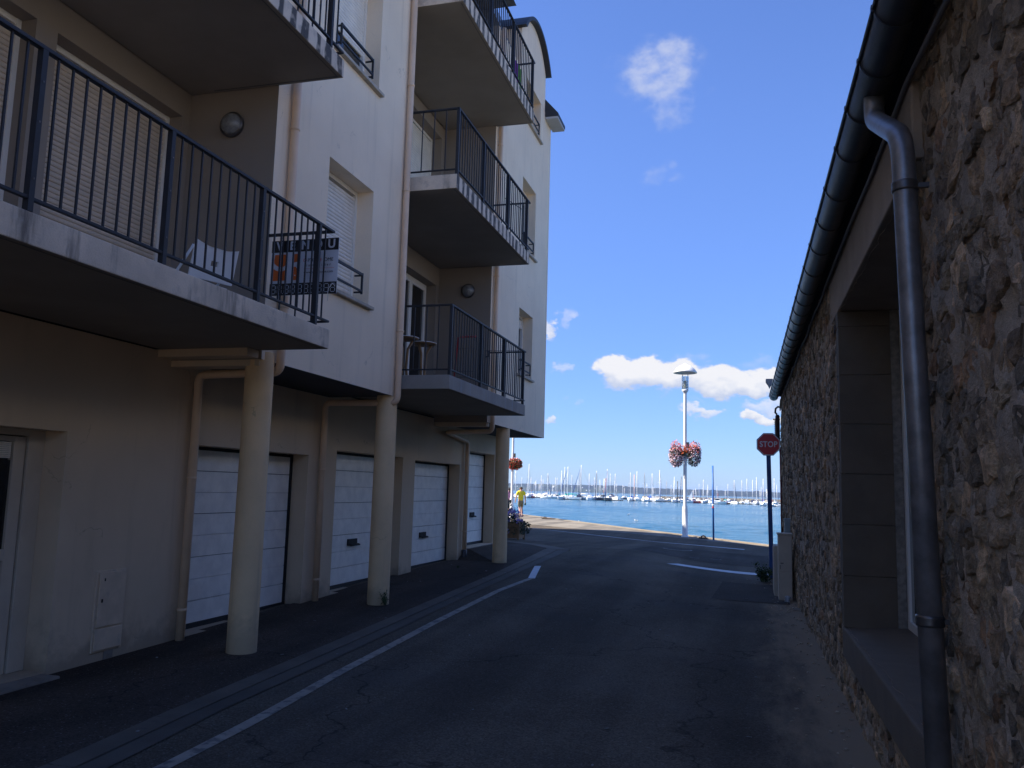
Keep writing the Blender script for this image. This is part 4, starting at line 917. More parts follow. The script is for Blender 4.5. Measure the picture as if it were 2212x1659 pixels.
mb.add(vs, fs, smooth=False); mb.box(-.016, .008, -.013, .013, -.012, .018); hk = mb.mesh('gutter_hook', zinc_dark)
for y in yv: link('hook', hk, gt, (XL(y), y, 3.63))
mb = MB(); mb.tube(smoothpath([(.612, 4.22, 3.58), (.612, 4.22, 3.44), (.64, 3.68, 3.12), (.66, 3.70, 2.3), (.715, 3.70, -.02)], .12, 8), .047, 20); dp = mb.build('downpipe', mat('galvanised_steel', (.24, .23, .225), .40, metal=.55, var=.25, scale=9, bump=.1, bscale=40, stain=[(11, (1, 1, .4), .55, .7, (.14, .135, .13), .5)]), SB)
for zc_, xx, yy in ((2.90, .6453, 3.685), (1.13, .688, 3.70)):
    mb = MB(); mb.lathe([(.048, -.022), (.052, -.02), (.053, -.011), (.051, 0), (.053, .011), (.052, .02), (.048, .022)], (xx, yy, zc_), 24); mb.box(xx + .03, xx + .09, yy - .02, yy + .0, zc_ - .01, zc_ + .01); mb.build('collar', zinc_m, dp)
# cable under the eave
cab_pts = [(.76, -1, 3.42), (.745, 3.2, 3.48), (.722, 4.0, 3.51), (.72, 5.2, 3.50), (.72, 6.1, 3.535), (.722, 8.1, 3.57)]
y = 8.8
while y < 17.9: cab_pts.append((XW(y) - .025, y, 3.575 - .02 * sin(y * 3.1) - .004 * (y - 8))); y += .6
cab_pts += [(XW(17.9) - .03, 17.95, 3.45), (.66, 18.0, 3.35)]
mb = MB(); mb.tube(cab_pts, .013, 8); mb.build('cable', mat('grey_cable', (.16, .15, .15), .6), SB)
# red pipe, rusty bracket and chain at the far corner
mb = MB(); mb.tube([(.675, 18.09, 0), (.66, 18.08, 2.6)], .022, 8)
for z in (.5, 1.2, 1.9): mb.box(.64, .70, 18.05, 18.12, z, z + .03)
mb.build('standpipe', red_pipe_m, SB)
# far lamp bracket peeping over the gutter
fl = thing('floodlight', (.48, 18.25, 3.9), 'small pale floodlight peeping out beyond the end of the gutter', 'lamp')
mb = MB(); mb.prism([(.385, 4.03), (.53, 4.03), (.51, 3.93), (.46, 3.83), (.43, 3.90), (.385, 3.965)], lambda p: (p[0], 18.10, p[1]), lambda p: (p[0], 18.28, p[1])); mb.build('housing', mat('pale_grey_plastic', (.32, .31, .29), .5), fl, .01)
mb = MB(); mb.tube([(.50, 18.2, 3.9), (.58, 18.2, 3.80), (.66, 18.05, 3.7)], .014, 6); mb.build('arm', zinc_dark, fl)
pu = thing('pulley_hook', (.6, 18.1, 2.9), 'rusty iron pulley with hook and chain on the building corner above the stop sign', 'pulley')
mb = MB(); mb.tube([(.70, 18.1, 3.42), (.62, 18.1, 3.44), (.575, 18.1, 3.40), (.565, 18.1, 3.32), (.60, 18.1, 3.28)], .02, 8); mb.build('hook', rust, pu)
mb = MB(); mb.lathe([(.0, 3.28), (.03, 3.27), (.045, 3.24), (.045, 2.80), (.055, 2.78), (.055, 2.72), (.02, 2.70)], (.61, 18.1, 0), 12); mb.box(.52, .66, 18.07, 18.13, 3.17, 3.19); mb.box(.53, .66, 18.07, 18.13, 2.83, 2.85); mb.build('body', rust, pu)
mb = MB()
for i in range(16): mb.rbox((.555 + .006 * (i % 2), 18.09, 3.15 - i * .02), (.02, .012 + .01 * (i % 2), .016))
mb.build('chain', rust, pu)
mb = MB(); mb.tube([(.62, 18.1, 2.72), (.645, 18.1, 2.5), (.66, 18.09, 2.45)], .012, 6); mb.build('rod', rust, pu)
# small meter case on the stone wall
mc = MB(); mc.box(.60, .72, 15.0, 15.15, .98, 1.23); tag(mc.build('meter_case', mat('pale_green_plastic', (.30, .34, .32), .5), None, .008), 'pale narrow meter case on the stone wall above the cabinet', 'box')

# ------------------------------------------------------------------ street cabinet, stop sign, weeds, litter
cb = thing('street_cabinet', (.54, 14.1, 0), 'grey beige utility cabinet standing against the stone wall', 'cabinet')
mb = MB(); mb.box(.455, .66, 13.9, 14.25, 0, 1.0); mb.build('body', cab_m, cb, .006)
mb = MB(); mb.box(.44, .672, 13.885, 14.26, 1.0, 1.025); mb.build('lid', cab_m, cb, .006)
mb = MB(); mb.box(.475, .652, 13.885, 13.899, .435, .985); mb.build('door', cab_m, cb, .003)
mb = MB(); mb.box(.475, .652, 13.885, 13.899, .02, .425); mb.build('door', cab_m, cb, .003)
mb = MB(); mb.box(.485, .53, 13.876, 13.884, .56, .575); mb.box(.478, .486, 13.878, 13.884, .48, .54); mb.build('latch', zinc_m, cb)
c2 = thing('street_cabinet', (.46, 14.8, 0), 'lower utility cabinet just behind the taller one', 'cabinet')
mb = MB(); mb.box(.405, .62, 14.4, 14.95, 0, .80); mb.build('body', cab_m, c2, .006)
mb = MB(); mb.box(.398, .404, 14.45, 14.9, .05, .77); mb.build('door', cab_m, c2, .003)

st = thing('stop_sign', (.44, 17.4, 0), 'red octagonal stop sign on a leaning dark blue square post', 'road sign')
mb = MB(); a, b = Vector((.445, 17.42, 0)), Vector((.402, 17.42, 2.72)); s_ = .042
mb.add([p + Vector((dx, dy, 0)) for p in (a, b) for dx, dy in ((-s_, -s_), (s_, -s_), (s_, s_), (-s_, s_))], [(3, 2, 1, 0), (4, 5, 6, 7), (0, 1, 5, 4), (1, 2, 6, 5), (2, 3, 7, 6), (3, 0, 4, 7)]); mb.build('post', blue_m, st, .006)
def octa(r, y0, y1, m, name):
    mb = MB(); mb.prism([(.405 + r * cos(pi / 8 + k * pi / 4), 2.615 + r * sin(pi / 8 + k * pi / 4)) for k in range(8)], lambda p: (p[0], y0, p[1]), lambda p: (p[0], y1, p[1])); return mb.build(name, m, st)
octa(.243, 17.352, 17.37, signback, 'rim'); octa(.238, 17.349, 17.3515, signwhite, 'border'); octa(.216, 17.346, 17.3485, signred, 'panel')
text("STOP", .158, (.407, 17.345, 2.612), signwhite, st, ext=.0006, sx=.86, off=.0035, space=1.06)

def leafcloud(name, pts, size, m, parent, seed=1, col=None):
    """scattered small leaves or petals: each a little folded quad"""
    random.seed(seed); mb = MB()
    for p in pts:
        a = Vector((random.uniform(-1, 1), random.uniform(-1, 1), random.uniform(-1, 1))).normalized(); b = a.orthogonal().normalized(); c = a.cross(b); s = size * random.uniform(.6, 1.3); p = Vector(p)
        mb.add([p - b * s, p + c * s * .55 + a * s * .2, p + b * s, p - c * s * .55 + a * s * .2], [(0, 1, 2), (0, 2, 3)])
    o = mb.build(name, m, parent, fix=False); return o
def weed(x, y, z, r, h, n, label, seed, m=leaf_m):
    t_ = thing('weed', (x, y, z), label, 'weed'); random.seed(seed); mb = MB(); pts = []
    for i in range(12):
        a = random.uniform(0, 2 * pi); L = random.uniform(.5, 1); tip = Vector((x + r * cos(a) * L, y + r * sin(a) * L, z + h * random.uniform(.4, 1)))
        mb.tube([(x, y, z), ((x + tip.x) / 2, (y + tip.y) / 2, z + (tip.z - z) * .7), tip], .0025, 4)
        for k_ in range(n // 12):
            u = random.uniform(.2, 1); q = Vector((x, y, z)).lerp(tip, u); pts.append((q.x + random.gauss(0, r * .14), q.y + random.gauss(0, r * .14), max(z + .01, q.z + random.gauss(0, h * .1))))
    mb.build('stem', m, t_); o = leafcloud('foliage', pts, .028 if r > .15 else .014, m, t_, seed); o['kind'] = 'stuff'
weed(.33, 16.7, 0, .24, .36, 420, 'green weeds growing at the foot of the stop sign', 11)
weed(-4.36, 9.84, zg(-4.36, 9.84) + .03, .08, .17, 120, 'small weed growing at the foot of the middle column', 12)
weed(-4.85, 14.0, zg(-4.85, 14) + .03, .03, .04, 24, 'tiny weed tuft on the pavement by the third garage', 17)
plastic = mat('crumpled_plastic', (.42, .44, .46), .25, var=.3, scale=30)
l1 = MB(); random.seed(5)
l1.lathe([(0, 0), (.035, .002), (.042, .02), (.03, .05), (.045, .08), (.03, .115), (.0, .12)], (.57, 13.62, .01), 9)
l1.v = [(x + random.gauss(0, .006), y + random.gauss(0, .006), z * .8 + random.gauss(0, .004)) for x, y, z in l1.v]
tag(l1.build('crumpled_cup', plastic), 'crumpled clear plastic cup lying by the cabinet', 'litter')
l2 = MB(); l2.rbox((.69, 12.9, .015), (.16, .03, .012), rz=.5); l2.rbox((.66, 12.75, .015), (.10, .03, .01), rz=.1); tag(l2.build('wood_scrap', mat('pale_scrap', (.30, .26, .21), .8)), 'broken scrap of pale wood by the wall', 'litter')
random.seed(31); LEAF = mat('dry_leaf', (.13, .095, .06), .8, var=.3)
db = MB()
for i in range(260):
    y = random.uniform(2.5, 17.5); x = XW(y) - abs(random.gauss(0, .22)) - .03; s = random.uniform(.004, .016)
    db.rbox((x, y, zg(x, y) + s * .4), (s * 2, s * 1.4, s * .8), rz=random.uniform(0, 3), rx=random.uniform(-.5, .5))
o = tag(db.build('grit', mortar_m), 'grit and bits of mortar along the foot of the stone wall', 'debris', kind='stuff')
db = MB()
for i in range(46):
    x = random.choice([random.uniform(-5.2, -3.5), random.uniform(-3, .5)]); y = random.uniform(2.6, 15); s = random.uniform(.006, .016)
    db.rbox((x, y, zg(x, y) + (.036 if x < -3.5 else .008)), (s * 2, s, .004), rz=random.uniform(0, 3), rx=random.uniform(-.3, .3))
o = tag(db.build('litter_specks', mat('pale_speck', (.26, .25, .23), .8)), 'pale specks of litter scattered on the asphalt', 'debris', kind='stuff')
# cast iron covers
iron = mat('cast_iron', (.035, .03, .028), .85, metal=0, spec=.1, var=.2, scale=12)
def cover(x, y, r, label, rings=3):
    c_ = thing('manhole_cover', (x, y, zg(x, y)), label, 'manhole cover', 'covers in the road at the street mouth' if r < .2 else None); z0 = zg(x, y)
    sl = lambda dx, dy: (zg(x + dx, y + dy))
    mb = MB(); n = 28; vs = []
    for rr, zz in ((r * 1.12, .006), (r * 1.0, .010)): vs += [(x + rr * cos(2 * pi * k / n), y + rr * sin(2 * pi * k / n), zg(x + rr * cos(2 * pi * k / n), y + rr * sin(2 * pi * k / n)) + zz) for k in range(n)]
    mb.add(vs, [(k, (k + 1) % n, n + (k + 1) % n, n + k) for k in range(n)]); mb.build('rim', mat('worn_iron', (.20, .18, .16), .7, metal=0, var=.3, scale=20), c_)
    mb = MB(); mb.add([(x + .98 * r * cos(2 * pi * k / n), y + .98 * r * sin(2 * pi * k / n), zg(x + r * cos(2 * pi * k / n), y + r * sin(2 * pi * k / n)) + .008) for k in range(n)], [tuple(range(n))]); mb.build('lid', iron, c_)
cover(-1.88, 23.96, .36, 'large round manhole cover in the road at the street mouth')
cover(-1.26, 21.21, .105, 'small round iron cover, nearer to the big manhole cover')
cover(-.76, 21.43, .115, 'small round iron cover, on the stop sign side')

# ------------------------------------------------------------------ quay furniture
def basket(px, py, z, label, cols, seed, side):
    bk_ = thing('flower_basket', (px, py, z), label, 'flower basket')
    mb = MB(); mb.lathe([(.05, -.10), (.14, -.06), (.19, .02), (.20, .05), (.0, .05)], (px + side * .20, py, z), 14); mb.build('bowl', mat('basket_bowl', (.20, .14, .08), .8), bk_)
    mb = MB(); mb.tube([(px, py, z + .18), (px + side * .2, py, z + .22), (px + side * .38, py, z + .05)], .01, 5); mb.build('hanger', zinc_dark, bk_)
    random.seed(seed); C = (px + side * .33, py, z - .02)
    def cloudpts(n, sx, sy, sz, drop=.0, shift=0):
        out = []
        while len(out) < n:
            a, b, c = (random.uniform(-1, 1) for _ in range(3))
            rr = a * a + b * b + c * c
            if .45 < rr < 1.0 + .25 * random.random(): out.append((C[0] + a * sx + shift, C[1] + b * sy, C[2] + c * sz - drop))
        return out
    o = leafcloud('foliage', cloudpts(1000, .25, .26, .40, .12), .032, leaf_dark, bk_, seed); o['kind'] = 'stuff'
    for i, (m, n, dr, sc_) in enumerate(cols):
        o = leafcloud('blossoms', cloudpts(n, .28 * sc_,   .29 * sc_, .42 * sc_, dr), .030, m, bk_, seed + i + 1); o['kind'] = 'stuff'
def street_lamp(x, y, label, H_=6.3, g_=None):
    L = thing('street_lamp', (x, y, 0), label, 'street lamp', 'white street lamps on the quay')
    mb = MB(); mb.lathe([(.135, 0), (.135, .03), (.105, .05), (.105, 1.0), (.095, 1.08), (.066, 1.2), (.064, 3.2), (.060, 5.35), (.06, 5.38)], (x, y, 0), 20); mb.build('post', white_paint, L)
    mb = MB(); mb.lathe([(.06, 5.36), (.085, 5.42), (.12, 5.46), (.125, 5.52), (.0, 5.52)], (x, y, 0), 20); mb.build('collar', white_paint, L)
    mb = MB(); mb.lathe([(.13, 5.521), (.135, 6.02)], (x, y, 0), 20); mb.build('lantern_glass', mat('lantern_glass', (.55, .60, .60), .1, spec=.8), L).data.materials[0].node_tree.nodes['Principled BSDF'].inputs['Transmission Weight'].default_value = .9
    mb = MB()
    for i in range(6): z = 5.56 + i * .05; mb.lathe([(.02, z), (.085 - .006 * i, z + .008), (.085 - .006 * i, z + .028), (.02, z + .04)], (x, y, 0), 14)
    mb.build('reflector', mat('reflector', (.60, .56, .38), .4), L)
    for k in range(4):
        a = pi / 4 + k * pi / 2; mb = MB(); mb.tube([(x + .142 * cos(a), y + .142 * sin(a), 5.5), (x + .142 * cos(a), y + .142 * sin(a), 6.1)], .008, 5); mb.build('strut', white_paint, L)
    mb = MB(); mb.lathe([(.0, 6.52), (.05, 6.515), (.07, 6.475), (.20, 6.43), (.33, 6.33), (.43, 6.20), (.445, 6.15), (.43, 6.15), (.30, 6.27), (.14, 6.33), (.0, 6.33)], (x, y, 0), 28); mb.build('shade', white_paint, L)
    mb = MB(); mb.box(x + .05, x + .15, y - .05, y + .05, 3.30, 3.52); mb.build('bracket_box', zinc_m, L)
    return L
street_lamp(-2.25, 32.1, 'white street lamp with a wide round hood carrying two pink flower baskets')
basket(-2.25, 32.1, 3.15, 'left basket of pale pink trailing flowers on the street lamp', [(pink, 1100, .14, 1), (magenta, 130, -.14, .85), (orange_p, 160, -.1, .8)], 41, -1)
basket(-2.25, 32.1, 3.15, 'right basket of pink and red flowers on the street lamp', [(magenta, 120, -.08, .95), (pink, 560, .1, 1), (orange_p, 260, -.08, .85)], 51, 1)
mid = thing('flower_basket', (-2.25, 32.0, 3.2), 'small clump of orange geraniums in the middle of the street lamp', 'flower basket'); random.seed(3)
o = leafcloud('blossoms', [(-2.25 + random.gauss(0, .13), 31.93 + random.gauss(0, .04), 3.22 + random.gauss(0, .08)) for _ in range(160)], .03, orange_p, mid, 9); o['kind'] = 'stuff'
o = leafcloud('foliage', [(-2.2 + random.gauss(0, .16), 31.97 + random.gauss(0, .04), 3.10 + random.gauss(0, .08)) for _ in range(200)], .032, leaf_m, mid, 10); o['kind'] = 'stuff'
street_lamp(-12.3, 44.0, 'white street lamp behind the far column with a red flower basket')
rb = thing('flower_basket', (-12.2, 44, 2.95), 'round basket of red and orange geraniums on the lamp beyond the column', 'flower basket'); random.seed(8)
def ball(n, c, sx, sz): 
    out = []
    while len(out) < n:
        p = [random.uniform(-1, 1) for _ in range(3)]; q = sum(v * v for v in p)
        if .3 < q < 1.1: out.append((c[0] + p[0] * sx, c[1] + p[1] * sx, c[2] + p[2] * sz))
    return out
o = leafcloud('foliage', ball(1100, (-12.17, 43.95, 2.95), .40, .30), .05, leaf_m, rb, 3); o['kind'] = 'stuff'
o = leafcloud('blossoms', ball(650, (-12.17, 43.95, 2.93), .42, .32), .045, redp, rb, 4); o['kind'] = 'stuff'
o = leafcloud('blossoms', ball(260, (-12.17, 43.95, 3.0), .42, .30), .045, orange_p, rb, 5); o['kind'] = 'stuff'
o = leafcloud('blossoms', ball(120, (-12.25, 43.95, 3.05), .40, .28), .045, pink, rb, 6); o['kind'] = 'stuff'
mb = MB(); mb.tube([(-1.16, 30.6, 0), (-1.19, 30.6, 2.61)], .034, 10); bp = tag(mb.build('mooring_pole', blue2_m), 'thin bright blue pole with rusty patches at the quay edge', 'pole')
mb = MB(); mb.tube([(-1.176, 30.6, 1.18), (-1.177, 30.6, 1.26)], .037, 10); mb.build('sticker', signwhite, bp); mb = MB(); mb.tube([(-1.176, 30.6, 1.11), (-1.176, 30.6, 1.17)], .037, 10); mb.build('sticker', signred, bp)
for (x, y, lb) in ((-10.8, 45.57, 'small iron mooring ring on the quay near the walking man'), (-1.55, 31.4, 'small iron mooring ring on the quay between lamp and blue pole')):
    mb = MB(); mb.tube([(x - .08, y, .03), (x - .065, y, .08), (x, y, .11), (x + .065, y, .08), (x + .08, y, .03)], .025, 8); mb.box(x - .16, x + (.6 if y > 40 else .14), y - .10, y + .10, .01, .05); tag(mb.build('mooring_ring', rust), lb, 'mooring ring')
# planter
pl = thing('planter', (-7.1, 25, .05), 'brown wooden planter with lilac flowers behind the far column', 'planter')
for i in range(3):
    for yy in (24.66, 25.34): mb = MB(); mb.box(-7.6, -6.66, yy - .015, yy + .015, .12 + i * .16, .27 + i * .16); mb.build('plank', wood_m, pl, .004)
    for xx in (-7.6, -6.66): mb = MB(); mb.box(xx - .015, xx + .015, 24.68, 25.32, .12 + i * .16, .27 + i * .16); mb.build('plank', wood_m, pl, .004)
for xx in (-7.6, -6.66):
    for yy in (24.66, 25.34): mb = MB(); mb.box(xx - .03, xx + .03, yy - .03, yy + .03, .05, .63); mb.build('leg', wood_m, pl, .004)
mb = MB(); mb.box(-7.58, -6.68, 24.68, 25.32, .13, .52); mb.build('soil', mat('soil', (.03, .022, .015), .95), pl)
random.seed(14); pts = []
while len(pts) < 1700:
    x, y, z = random.uniform(-7.7, -6.45), random.uniform(24.6, 25.4), random.uniform(.25, 1.32)
    top_ = 1.32 - .75 * ss((x + 7.35) / .85) + .08 * noise.noise(Vector((x * 5, y * 5, 0)))
    if z < top_ and (z > .5 or x > -6.75 or y < 24.68): pts.append((x, y, z))
o = leafcloud('foliage', pts, .045, leaf_dark, pl, 15); o['kind'] = 'stuff'
random.seed(16); pts = [(random.gauss(cx_, .06), 24.62 + random.gauss(0, .05), random.gauss(cz_, .05)) for cx_, cz_ in ((-6.97, .86), (-6.85, .92), (-6.68, .86), (-6.66, .70), (-7.05, .66), (-7.02, .33)) for _ in range(46)]
o = leafcloud('blossoms', pts, .035, lilac, pl, 17); o['kind'] = 'stuff'

# ------------------------------------------------------------------ people
def skin(name, verts, edges, m, parent, sub=2):
    me = bpy.data.meshes.new(name); me.from_pydata([v[:3] for v in verts], edges, []); o = bpy.data.objects.new(name, me); COL.objects.link(o)
    sk = o.modifiers.new('skin', 'SKIN'); sd = o.modifiers.new('sub', 'SUBSURF'); sd.levels = sd.render_levels = sub
    for i, v in enumerate(verts):
        d = me.skin_vertices[0].data[i]; r = v[3]; d.radius = (r, r) if not isinstance(r, tuple) else r; d.use_root = (i == 0)
    bpy.context.view_layer.update(); new = bpy.data.meshes.new_from_object(o.evaluated_get(bpy.context.evaluated_depsgraph_get())); bpy.data.objects.remove(o)
    new.materials.clear(); new.materials.append(m)
    for p in new.polygons: p.use_smooth = True
    base = WO[parent.name]; q = bpy.data.objects.new(name, new); COL.objects.link(q); q.parent = parent; WO[q.name] = base; return q
skin_m = mat('skin', (.50, .27, .18), .6, var=.06)
def person(x, y, rz, sc, label, shirt, short, hairc, woman=False):
    P = thing('person', (x, y, zg(x, y) + .012), label, 'person'); P.rotation_euler.z = rz; P.scale = (sc,) * 3
    # local frame: faces +Y, x to the right; height 1.75
    V = [(0, 0, .95, (.155, .11)), (0, 0, 1.12, (.14, .10)), (0, .01, 1.30, (.165, .11)), (0, .0, 1.44, (.15, .085)), (0, .0, 1.52, .055), (0, .015, 1.60, .085), (0, .02, 1.68, .088),
         (.19, 0, 1.41, .055), (.265, .01, 1.16, .042), (.30, .10, .92, .03), (.305, .12, .86, .035),
         (-.19, 0, 1.41, .055), (-.285, -.02, 1.16, .042), (-.335, -.03, .92, .03), (-.345, -.02, .86, .035),
         (.085, 0, .86, .085), (.085, .06, .50, .058), (.085, .03, .28, .055), (.085, -.06, .09, .034), (.085, .06, .035, .032),
         (-.085, 0, .86, .085), (-.08, -.03, .50, .058), (-.08, -.14, .30, .055), (-.08, -.24, .12, .034), (-.08, -.16, .04, .032)]
    E_ = [(0, 1), (1, 2), (2, 3), (3, 4), (4, 5), (5, 6), (3, 7), (7, 8), (8, 9), (9, 10), (3, 11), (11, 12), (12, 13), (13, 14), (0, 15), (15, 16), (16, 17), (17, 18), (18, 19), (0, 20), (20, 21), (21, 22), (22, 23), (23, 24)]
    # five fingers on each hand
    for hnd, sgn in ((10, 1), (14, -1)):
        hx, hy, hz, _r = V[hnd]
        for k_, (dy, L) in enumerate(((-.03, .06), (-.010, .075), (.010, .08), (.028, .07))):
            V.append((hx + .004 * sgn, hy + dy, hz - L, .009)); E_.append((hnd, len(V) - 1))
        V.append((hx - .02 * sgn, hy + .045, hz - .03, .010)); E_.append((hnd, len(V) - 1))
    skin('body', V, E_, skin_m, P)
    skin('shirt', [(0, 0, .86, (.168, .13)), (0, 0, 1.12, (.16, .118)), (0, .01, 1.30, (.185, .13)), (0, .0, 1.46, (.150, .10)), (.20, 0, 1.42, .078), (.245, .01, 1.22, .068), (-.20, 0, 1.42, .078), (-.262, -.01, 1.22, .068), (0, 0, 1.515, .075)], [(0, 1), (1, 2), (2, 3), (3, 4), (4, 5), (3, 6), (6, 7), (3, 8)], shirt, P)
    lv = ((.55, .075), (.48, .07)) if not woman else ((.40, .062), (.12, .055))
    skin('shorts' if not woman else 'trousers', [(0, 0, .97, (.158, .12)), (0, 0, .88, (.16, .125)), (.088, .01, .80, .10), (.088, .05, lv[0][0], lv[0][1] + .012), (-.088, 0, .80, .10), (-.085, -.03, lv[0][0], lv[0][1] + .012)] + ([(.085, -.03, lv[1][0], .055), (-.08, -.2, lv[1][0] + .05, .055)] if woman else []),
         [(0, 1), (1, 2), (2, 3), (1, 4), (4, 5)] + ([(3, 6), (5, 7)] if woman else []), short, P)
    if woman: skin('hair', [(0, .0, 1.72, .085), (0, -.03, 1.64, .10), (0, -.06, 1.50, .075), (0, -.07, 1.36, .05)], [(0, 1), (1, 2), (2, 3)], hairc, P)
    else: skin('hair', [(0, .0, 1.715, .085), (0, -.02, 1.64, .09), (0, -.03, 1.60, .075)], [(0, 1), (1, 2)], hairc, P)
    b0 = WO[P.name]
    mb = MB(); loc = lambda a, b, c: (b0.x + a, b0.y + b, b0.z + c)
    for s in (-1, 1): mb.lathe([(0, -.025), (.018, -.015), (.02, 0), (.018, .015), (0, .025)], loc(s * .092, .015, 1.625), 8)
    mb.tube([loc(0, .10, 1.65), loc(0, .128, 1.615)], [.008, .016], 6); e = mb.build('ears_and_nose', skin_m, P)
    for sx_, yy, zz, tilt in ((.085, .03, .03, 0), (-.08, -.19, .045, .5)):
        mb = MB(); mb.rbox(loc(sx_, yy, zz - .005), (.095, .26, .035), rx=tilt); mb.build('shoe', mat('brown_sandal', (.10, .065, .045), .8), P, .01)
    return P
rzq = atan2(.535, .845)
man = person(-12.62, 47.11, rzq, 1.0, 'man in a yellow shirt and khaki shorts walking away along the quay', mat('yellow_cotton', (.78, .66, .03), .8, var=.06), mat('khaki_cotton', (.22, .19, .11), .85), mat('brown_hair', (.06, .035, .022), .8))
wom = person(-14.02, 49.6, rzq + .15, .97, 'woman with long dark hair and a pink top, mostly behind the column', mat('pink_cotton', (.68, .30, .42), .8), mat('dark_denim', (.06, .06, .075), .85), mat('black_hair', (.012, .01, .012), .6), True)
mb = MB(); hb = Vector((-12.62 + .305 * cos(rzq) - .12 * sin(rzq), 47.11 + .305 * sin(rzq) + .12 * cos(rzq), .78))
mb.lathe([(0, -.10), (.055, -.09), (.065, -.02), (.05, .03), (.02, .05)], hb, 10); tag(mb.build('bag', mat('dark_green_bag', (.03, .07, .07), .6)), 'small dark bag in the right hand of the man in yellow', 'bag')
# gulls
gw = mat('gull_white', (.80, .80, .78), .7); gg_ = mat('gull_grey', (.35, .37, .40), .7); gy = mat('gull_beak', (.6, .4, .05), .5)
for (x, y, a, lb) in ((-23.9, 120.6, .5, 'gull floating on the water left of the lamp, nearest the quay edge'), (-17.2, 135.8, 2.6, 'gull floating on the water beside the street lamp post, lowest of the three'), (-23.0, 169.3, 1.2, 'white gull floating farther out, left of the lamp post'), (-31.5, 128.0, .2, 'white gull at the quay edge by the walking man')):
    G = thing('gull', (x, y, -3), lb, 'gull', 'gulls on the water')
    skin('body', [(0, 0, .10, .10), (.18, 0, .12, .09), (.30, 0, .22, .05), (.34, 0, .32, .055), (-.22, 0, .13, .06), (-.38, 0, .16, .02)], [(0, 1), (1, 2), (2, 3), (0, 4), (4, 5)], gw, G, 1)
    mb = MB()
    for s in (-1, 1): mb.rbox((x - .08, y + s * .095, -2.84), (.40, .02, .10), rz=s * .12)
    mb.build('wing', gg_, G, .01); mb = MB(); mb.tube([(x + .38, y, -2.68), (x + .47, y, -2.70)], [.018, .006], 6); mb.build('beak', gy, G); G.rotation_euler.z = a

# ------------------------------------------------------------------ marina
def hullmesh(L, B, F, m, name='hull'):
    """stations from stern to bow"""
    st_ = [(-.5, .80, .0, 1.0), (-.3, .95, -.2, .98), (-.05, 1.0, -.3, 1.0), (.2, .82, -.28, 1.08), (.38, .48, -.18, 1.2), (.5, .02, .2, 1.35)]
    mb = MB(); vs = []
    for x, b, k_, f in st_:
        vs += [(x * L, -b * B / 2, f * F), (x * L - .0 * L, -b * B * .42, F * .25), (x * L * .96, 0, k_), (x * L, b * B * .42, F * .25), (x * L, b * B / 2, f * F)]
    n = 5; fs = [(i * n + k, i * n + k + 1, (i + 1) * n + k + 1, (i + 1) * n + k) for i in range(5) for k in range(4)] + [(0, 1, 2, 3, 4)] + [(i * n, (i + 1) * n, (i + 1) * n + 4, i * n + 4) for i in range(5)]
    mb.add(vs, fs); return mb.mesh(name, m)
hw_ = mat('boat_white', (.88, .87, .84), .35, var=.05); dk_ = mat('boat_deck', (.62, .60, .55), .6); navy = mat('boat_navy', (.03, .05, .11), .35); darkh = mat('boat_dark', (.05, .06, .07), .4); redh = mat('boat_red', (.50, .04, .03), .4); orh = mat('boat_orange', (.62, .17, .04), .5)
alu = mat('mast_aluminium', (.85, .84, .82), .4, var=.05); alud = mat('mast_grey', (.35, .36, .38), .4, var=.05); stay = mat('stay_wire', (.16, .17, .20), .5)
covers = [mat('cover_white', (.72, .72, .70), .8), mat('cover_blue', (.03, .10, .36), .8), mat('cover_teal', (.05, .36, .34), .8), mat('cover_navy', (.025, .035, .09), .8), mat('cover_cream', (.60, .50, .34), .8)]
CN = ['white', 'blue', 'teal', 'navy', 'cream']
H_SAIL = {k: hullmesh(10, 3.2, 1.15, m) for k, m in (('white', hw_), ('navy', navy), ('dark', darkh))}
mb = MB(); mb.prism([(-1.6, 1.1), (-1.4, 1.7), (1.6, 1.6), (2.8, 1.2)], lambda p: (p[0], -1.0, p[1]), lambda p: (p[0], 1.0, p[1])); CABIN = mb.mesh('cabin', hw_)
mb = MB(); mb.box(-1.2, 1.4, -1.01, 1.01, 1.32, 1.5); PORT = mb.mesh('porthole_strip', glass_dark)
mb = MB(); mb.tube([(1.0, 0, 1.1), (1.0, 0, 15)], [.16, .12], 6); MAST = mb.mesh('mast', alu)
mb = MB(); mb.tube([(1.0, 0, 1.1), (1.0, 0, 15)], [.13, .10], 6); MASTD = mb.mesh('mast', alud)
mb = MB(); mb.tube([(1.0, -.9, 9.2), (1.0, .9, 9.2)], .04, 4); SPREAD = mb.mesh('spreader', alu)
mb = MB()
for p in ((4.9, 0, 1.5), (-4.8, 0, 1.3), (1.0, 1.5, 1.2), (1.0, -1.5, 1.2)): mb.tube([p, (1.0, 0, 14.8)], .028, 4)
STAYS = mb.mesh('stay', stay)
mb = MB(); mb.tube([(4.8, 0, 1.6), (1.2, 0, 14.2)], [.16, .05], 6); JIB = [mb.mesh('furled_jib', c) for c in covers]
mb = MB(); mb.tube([(.9, 0, 2.35), (-.5, 0, 2.45), (-3.4, 0, 2.3)], [.26, .24, .12], 8); BOOM = [mb.mesh('sail_cover', c) for c in covers]
mb = MB(); mb.prism([(-3.0, 1.2), (-2.9, 2.1), (-1.9, 2.35), (-1.2, 1.7), (-1.2, 1.2)], lambda p: (p[0], -1.05, p[1]), lambda p: (p[0], 1.05, p[1])); HOOD = [mb.mesh('spray_hood', c) for c in covers]
mb = MB(); mb.tube([(.6, 1.55, .45), (-.2, 1.62, .4)], .14, 6); mb.tube([(2.4, 1.4, .5), (1.8, 1.5, .45)], .13, 6); FEND = mb.mesh('fender', navy)
